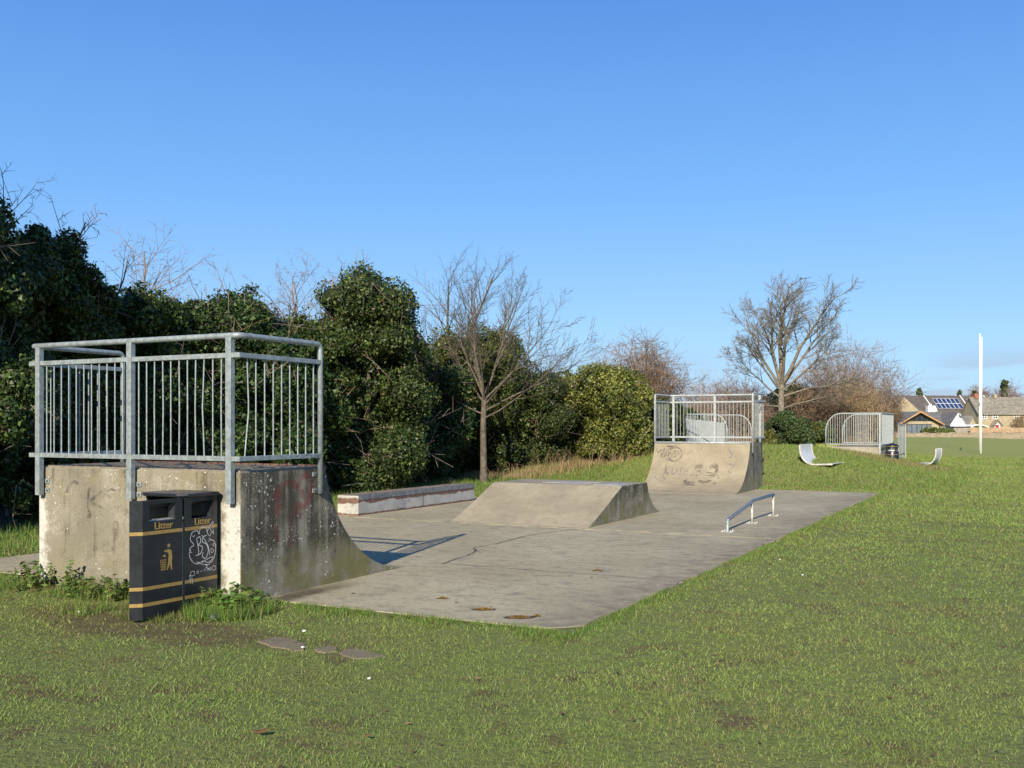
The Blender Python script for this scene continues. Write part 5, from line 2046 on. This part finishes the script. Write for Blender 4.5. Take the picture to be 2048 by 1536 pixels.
# right hand stone cottage
c1 = House('stone_cottage', 'honey stone cottage with white windows and red door at the right picture edge', 2030, 160)
x0, x1 = c1.X(1957), c1.X(2140)
c1.part('wall', MB().box(x0, x1, 0, 6, 0, c1.Z(827)), 'cotswold')
c1.part('gable', MB().prism([(0.02, c1.Z(827) - .02), (3, c1.Z(795)), (5.98, c1.Z(827) - .02)], 'x', x0 + .01, x1 - .01), 'cotswold')
gable_roof_x(c1, x0 - .2, x1 + .2, -.35, 6.35, c1.Z(827.5), c1.Z(793), 'roof_stone', None)
for a, b in ((1964, 1974), (1985, 1995.5), (2028, 2038)):
    window(c1, a, b, 828, 838)
window(c1, 2024, 2034, 848, 854.5, cols=2, rows=1)
pr = c1.part('porch', MB().prism([(c1.X(1979), c1.Z(852)), (c1.X(1979), c1.Z(850)), (c1.X(1987), c1.Z(840)), (c1.X(1995), c1.Z(850)), (c1.X(1995), 0), (c1.X(1979), 0)], 'y', -1.4, -.003), 'cotswold')
c1.part('porch_roof', MB().prism([(c1.X(1978), c1.Z(852)), (c1.X(1986), c1.Z(839)), (c1.X(1998), c1.Z(852)), (c1.X(1996), c1.Z(853)), (c1.X(1986), c1.Z(841)), (c1.X(1980), c1.Z(853))], 'y', -1.6, -1.402), 'roof_slate')
c1.part('door_frame', MB().box(c1.X(1980), c1.X(1990), -1.50, -1.405, 0, c1.Z(848)), 'frame_white')
c1.part('door', MB().box(c1.X(1981.5), c1.X(1988.5), -1.53, -1.504, 0, c1.Z(849.5)), 'door_red')
c1.part('chimney', MB().box(c1.X(1964), c1.X(1971), 2.4, 3.4, c1.Z(796), c1.Z(786)), 'brick_red')
c1.part('chimney', MB().box(c1.X(2003), c1.X(2009), 2.4, 3.4, c1.Z(796), c1.Z(788)), 'cotswold')

# solar roofed house
c2 = House('solar_house', 'brown-roofed house with blue solar panels behind the glazed bungalow', 1900, 172)
x0, x1 = c2.X(1856), c2.X(1942)
yf, yb = 0., 9.
c2.part('wall', MB().box(x0 + .2, x1 - .2, .3, 8.7, 0, c2.Z(824)), 'render_white')
zr2, ze2 = zat(791, 172 + 4.5), zat(824, 172)
gable_roof_x(c2, x0, x1, 0, 9, ze2, zr2, 'roof_brown')
sl_ = (zr2 - ze2) / 4.5


def solar_array(h, px_l, px_r, n_c, n_r, y0, y1, ze, sl_):
    xa_, xb_ = h.X(px_l), h.X(px_r)
    for i in range(n_c):
        for j in range(n_r):
            ax, bx_ = xa_ + (xb_ - xa_) * i / n_c + .05, xa_ + (xb_ - xa_) * (i + 1) / n_c - .05
            ya_, yb_ = y0 + (y1 - y0) * j / n_r + .04, y0 + (y1 - y0) * (j + 1) / n_r - .04
            p = [(ax, ya_, ze + ya_ * sl_ + .12), (bx_, ya_, ze + ya_ * sl_ + .12), (bx_, yb_, ze + yb_ * sl_ + .12), (ax, yb_, ze + yb_ * sl_ + .12)]
            q = [(a, b, c - .06) for a, b, c in p]
            pa = MB().add(p + q, [(0, 1, 2, 3), (7, 6, 5, 4), (0, 4, 5, 1), (1, 5, 6, 2), (2, 6, 7, 3), (3, 7, 4, 0)]).build('solar_panel', M['solar'], h.g)
            t = .05
            fm = MB()
            for (u0, v0, u1, v1) in ((0, 0, 1, 0), (0, 1, 1, 1), (0, 0, 0, 1), (1, 0, 1, 1)):
                A = Vector(p[0]).lerp(Vector(p[1]), u0).lerp(Vector(p[3]).lerp(Vector(p[2]), u0), v0)
                B = Vector(p[0]).lerp(Vector(p[1]), u1).lerp(Vector(p[3]).lerp(Vector(p[2]), u1), v1)
                fm.tube([A, B], t * .45, 4)
            fm.build('panel_frame', M['frame_white'], pa)


solar_array(c2, 1881, 1933, 6, 2, .75, 3.5, ze2, sl_)
# left house with dark roof and white verge
c3 = House('gabled_house', 'dark-roofed house with white verge at the left end of the houses', 1830, 168)
x0, x1 = c3.X(1806), c3.X(1868)
c3.part('wall', MB().box(x0 + .2, x1 - .2, .3, 8.7, 0, c3.Z(822)), 'cotswold')
gable_roof_x(c3, x0, x1, 0, 9, zat(822, 168), zat(791, 172.5), 'roof_brown')
c3.part('gable', MB().prism([(c3.X(1786), c3.Z(822)), (c3.X(1806), c3.Z(795)), (c3.X(1836), c3.Z(822)), (c3.X(1836), 0), (c3.X(1786), 0)], 'y', -.6, -.1), 'cotswold')
c3.part('chimney', MB().box(c3.X(1850), c3.X(1862), -1.4, -.2, c3.Z(826), c3.Z(812)).box(c3.X(1854), c3.X(1858), -1, -.6, c3.Z(812), c3.Z(808)), 'render_white')
c3.part('dormer', MB().prism([(c3.X(1862), c3.Z(823)), (c3.X(1866), c3.Z(811)), (c3.X(1871), c3.Z(823))], 'y', -.9, -.2), 'render_white')
# third house, behind
c4 = House('roofed_house', 'brown-roofed house with dark solar panels partly behind the goal posts', 1955, 176)
x0, x1 = c4.X(1934), c4.X(1990)
c4.part('wall', MB().box(x0 + .2, x1 - .2, .3, 8.7, 0, c4.Z(826)), 'render_white')
ze4, zr4 = zat(827, 176), zat(791, 180.5)
gable_roof_x(c4, x0, x1, 0, 9, ze4, zr4, 'roof_brown')
solar_array(c4, 1950, 1966, 3, 2, .9, 3.4, ze4, (zr4 - ze4) / 4.5)
c4.part('gable', MB().prism([(c4.X(1933), c4.Z(834)), (c4.X(1933), c4.Z(829)), (c4.X(1942), c4.Z(819)), (c4.X(1951), c4.Z(829)), (c4.X(1951), c4.Z(834))], 'y', -5.0, -.3), 'render_white')
for a in (1938, 1943):
    window(c4, a, a + 3.4, 829.5, 833, y=-5.01, cols=1, rows=1)
c4.part('link_wall', MB().box(c4.X(1930), c4.X(1960), -4.9, -.4, 0, c4.Z(834)), 'cotswold')

# glazed bungalow
c5 = House('glazed_bungalow', 'low modern bungalow with glazed oak-edged gable', 1838, 140)
zr = c5.Z(822)
gx0, gx1 = c5.X(1795), c5.X(1883)
gy = 0.
gw = [(c5.X(1799), 0), (c5.X(1799), c5.Z(846)), (c5.X(1837), c5.Z(826)), (c5.X(1878), c5.Z(848)), (c5.X(1878), 0)]
c5.part('wall', MB().prism(gw, 'y', .0, 8.), 'cotswold')
c5.part('wall', MB().box(c5.X(1878) + .01, c5.X(1900), 1.0, 7.8, 0, c5.Z(848)), 'cotswold')
# gable roof with ridge running away, cross roof to the right
c5.part('roof', MB().prism([(c5.X(1793.5), c5.Z(848)), (c5.X(1837), c5.Z(822.5)), (c5.X(1884), c5.Z(848.5)), (c5.X(1884), c5.Z(850)), (c5.X(1837), c5.Z(824.6)), (c5.X(1793.5), c5.Z(850))], 'y', -.7, 8.2), 'roof_slate')
c5.part('barge_board', MB().prism([(c5.X(1793), c5.Z(848.5)), (c5.X(1837), c5.Z(822)), (c5.X(1884.5), c5.Z(848.5)), (c5.X(1884.5), c5.Z(850.8)), (c5.X(1837), c5.Z(825.2)), (c5.X(1793), c5.Z(850.8))], 'y', -.82, -.703), 'barge_oak')
rx0, rx1 = c5.X(1840), c5.X(1912)
c5.part('roof', MB().prism([(.6, c5.Z(848)), (4.6, c5.Z(822.8)), (8.6, c5.Z(848)), (8.6, c5.Z(849.5)), (4.6, c5.Z(824.5)), (.6, c5.Z(849.5))], 'x', rx0 + 1, rx1), 'roof_slate')
tri = [(c5.X(1813.5), c5.Z(842.2)), (c5.X(1813.5), c5.Z(840.5)), (c5.X(1837), c5.Z(827.5)), (c5.X(1863), c5.Z(841)), (c5.X(1863), c5.Z(842.2))]
w5 = c5.part('gable_window', MB().prism(tri, 'y', -.05, -.003), 'glass_dark')
for px in (1823.5, 1833, 1843, 1853):
    zt_ = c5.Z(842.2) + (c5.Z(827.5) - c5.Z(842.2)) * (1 - abs(px - 1837) / 26)
    MB().box(c5.X(px) - .05, c5.X(px) + .05, -.10, -.052, c5.Z(842.2), zt_).build('mullion', M['frame_dark'], w5)
for i in range(5):
    a, b = 1813.5 + 10 * i, 1813.5 + 10 * (i + 1)
    p = c5.part('sliding_door', MB().box(c5.X(a) + .06, c5.X(b) - .06, -.05, -.003, .0, c5.Z(849.5)), 'glass_grey')
    MB().box(c5.X(a) - .055, c5.X(a) + .055, -.08, -.002, 0, c5.Z(849)).build('jamb', M['frame_dark'], p)
c5.part('lintel', MB().box(c5.X(1812), c5.X(1864.5), -.07, -.003, c5.Z(849), c5.Z(848)), 'frame_dark')

# white gabled wing with dish
c6 = House('white_wing', 'small white rendered gable wing with satellite dish beside the bungalow', 1917, 138)
c6.part('wall', MB().prism([(c6.X(1901), 0), (c6.X(1901), c6.Z(850)), (c6.X(1917), c6.Z(826)), (c6.X(1932), c6.Z(851)), (c6.X(1932), 0)], 'y', 0, 5), 'render_white')
c6.part('roof', MB().prism([(c6.X(1900), c6.Z(851)), (c6.X(1917), c6.Z(824.5)), (c6.X(1933), c6.Z(852)), (c6.X(1932), c6.Z(853)), (c6.X(1917), c6.Z(826)), (c6.X(1901), c6.Z(852))], 'y', .1, 5.2), 'roof_slate')
dish = MB().lathe([(.02, 0), (.2, .03), (.32, .10), (.33, .12)], 14).build('satellite_dish', M['galv_dull'], c6.g, smooth=True)
dish.location = (c6.X(1919), -.25, c6.Z(830))
dish.rotation_euler = (R(60), 0, R(30))
window(c6, 1906, 1911, 852, 858, cols=1, rows=1)
c7 = House('slate_outbuilding', 'slate-roofed stone outbuilding between the white wing and the cottage', 1936, 146)
c7.part('wall', MB().prism([(c7.X(1930), 0), (c7.X(1936), c7.Z(845)), (c7.X(1944), c7.Z(833)), (c7.X(1951), c7.Z(846)), (c7.X(1951), 0)], 'y', 0, 5), 'cotswold')
c7.part('roof', MB().add([(c7.X(1921), -.3, c7.Z(832)), (c7.X(1944.5), -.3, c7.Z(832)), (c7.X(1935), -.5, c7.Z(851)), (c7.X(1927), -.5, c7.Z(851)), (c7.X(1921), .3, c7.Z(832)), (c7.X(1944.5), .3, c7.Z(832)), (c7.X(1935), .3, c7.Z(851)), (c7.X(1927), .3, c7.Z(851))], [(0, 1, 2, 3)[::-1], (4, 5, 6, 7), (0, 1, 5, 4), (1, 2, 6, 5), (2, 3, 7, 6), (3, 0, 4, 7)]), 'roof_slate')

# garden boundaries
sh = House('garden_shed', 'long grey weathered timber shed behind the field wall', 1924, 131, 'shed')
sh.part('wall', MB().box(sh.X(1908), sh.X(1940), 0, 2.5, 0, sh.Z(854.5)), 'shed_wood')
sh.part('roof', MB().box(sh.X(1907.3), sh.X(1940.7), -.15, 2.65, sh.Z(854.5), sh.Z(852.6)), 'frame_dark')
fe = House('timber_fence', 'tan timber panel fence along the gardens right of the shed', 1990, 130, 'fence')
for i in range(12):
    a, b = 1941 + 16 * i, 1941 + 16 * (i + 1)
    fe.part('fence_panel', MB().box(fe.X(a) + .05, fe.X(b) - .05, 0, .04, .1, fe.Z(855.3 + (i % 2) * .3)), 'fence_wood')
    fe.part('fence_post', MB().box(fe.X(a) - .048, fe.X(a) + .048, -.03, .07, 0, fe.Z(854.6)), 'fence_wood')
cn_ = House('white_canopy', 'low white curved canopy roof showing above the timber fence', 1958, 136, 'canopy')
pts = [(cn_.X(1940 + 38 * i / 10), cn_.Z(853.5 - 4.8 * math.sin(math.pi * i / 10))) for i in range(11)]
cn_.part('canopy', MB().prism(pts + [(p[0], p[1] - .12) for p in pts[::-1]], 'y', 0, 4), 'render_white')
cn_.part('canopy_post', MB().box(cn_.X(1943) - .05, cn_.X(1943) + .05, 1, 1.1, 0, cn_.Z(852)).box(cn_.X(1975) - .05, cn_.X(1975) + .05, 1, 1.1, 0, cn_.Z(852)), 'render_white')
fw = House('field_wall', 'drystone wall along the far side of the playing field', 1930, 123, 'wall')
wb = MB()
xx = fw.X(1560)
rr = random.Random(2)
top = [(xx, 0)]
xs_ = np.arange(fw.X(1560), fw.X(2260), .8)
prof_w = [(float(a), fw.Z(866) + rr.uniform(-.06, .06)) for a in xs_]
wb.prism([(prof_w[0][0], -.2)] + prof_w + [(prof_w[-1][0], -.2)], 'y', 0, .5)
fw.part('wall', wb, 'field_wall')
cp = MB()
for k in range(len(xs_) - 1):
    if rr.random() < .8:
        a = float(xs_[k])
        cp.box(a, a + .72, -.05, .55, prof_w[k][1] - .02, prof_w[k][1] + rr.uniform(.03, .12))
fw.part('coping_stones', cp, 'field_wall')['kind'] = 'stuff'

# greenery round the houses
ivy_tree('garden_hedge', 'low clipped green hedge before the bungalow doors', 1870, 132, 856, 22, 101, 5000, .22, base=(.075, .10, .022), tips=(.14, .16, .04), cat='hedge', nl=20, core=.6)
ivy_tree('garden_hedge', 'low green hedge end by the grey shed', 1893, 131, 858, 14, 102, 3000, .22, base=(.075, .10, .022), tips=(.14, .16, .04), cat='hedge', nl=14, core=.6)
ivy_tree('far_tree', 'small round evergreen tree above the dark left roof', 1840, 200, 778, 11, 103, 3500, .35, base=(.06, .075, .025), low=3, nl=14)
ivy_tree('far_tree', 'little pointed evergreen above the solar roof', 1918, 200, 782, 7, 104, 2500, .35, base=(.05, .065, .025), low=3, nl=10)
twig_bush('far_tree', 'round bare tree above the roofs left of the goal posts', 1958, 205, 768, 32, 105, 200, 'twig_mauve', .05, 6, cat='tree')
twig_bush('far_tree', 'tall bare tree above the cottage roof', 2012, 200, 758, 34, 106, 170, 'twig_mauve', .045, 6, cat='tree')
ivy_tree('far_tree', 'ivy-covered tree above the cottage roof', 2008, 199, 762, 10, 107, 3500, .35, base=(.07, .075, .03), low=2, nl=12)
ivy_tree('far_tree', 'dark evergreen just left of the goal posts above the roofs', 1948, 198, 783, 9, 108, 2500, .35, base=(.035, .05, .02), low=2, nl=10)
twig_bush('bare_bush', 'brown shrub climbing the cottage wall at the right edge', 2040, 152, 828, 18, 109, 120, 'twig_tan', .03, 6)

# small dead leaves and bits strewn over lawn and pad
n_ = 520
lx, ly, ld = sample_view(n_, 4.6, 26, 1.0, 30)
lz = np.where((lx > PAD[0]) & (lx < PAD[1]) & (ly > 0) & (ly < PAD[3]), .029, terrain(lx, ly) + .02)
ok = ~((lx > RX0) & (lx < RX1) & (ly < RYF)) & ~((lx > UX0) & (lx < UX1) & (ly > 7.1) & (ly < 10.7)) & ~((lx < -7.3) & (ly > 7.2) & (ly < 11.4)) & ~((lx > FX0) & (lx < FX1) & (ly > FYF)) & (ly < 18) & (lx > -9)
inp = (lx > PAD[0]) & (lx < PAD[1]) & (ly > 0)
ok &= ~inp | (rng.random(n_) < .45)
LP = np.stack([lx, ly, lz], 1)[ok]
lc = np.array((.20, .115, .05))[None] * rng.uniform(.35, 1.5, (len(LP), 1))
LV, LC = leaf_quads(LP, np.tile((0., 0., 1.), (len(LP), 1)), .026, rng, lc, 1.5, 0., .35)
LV[:, 2] = np.maximum(LV[:, 2], np.repeat(LP[:, 2], 4) - .0005)
tag(np_mesh('fallen_leaves', LV, 4, 0, M['leaf_soft'], None, LC), kind='stuff')
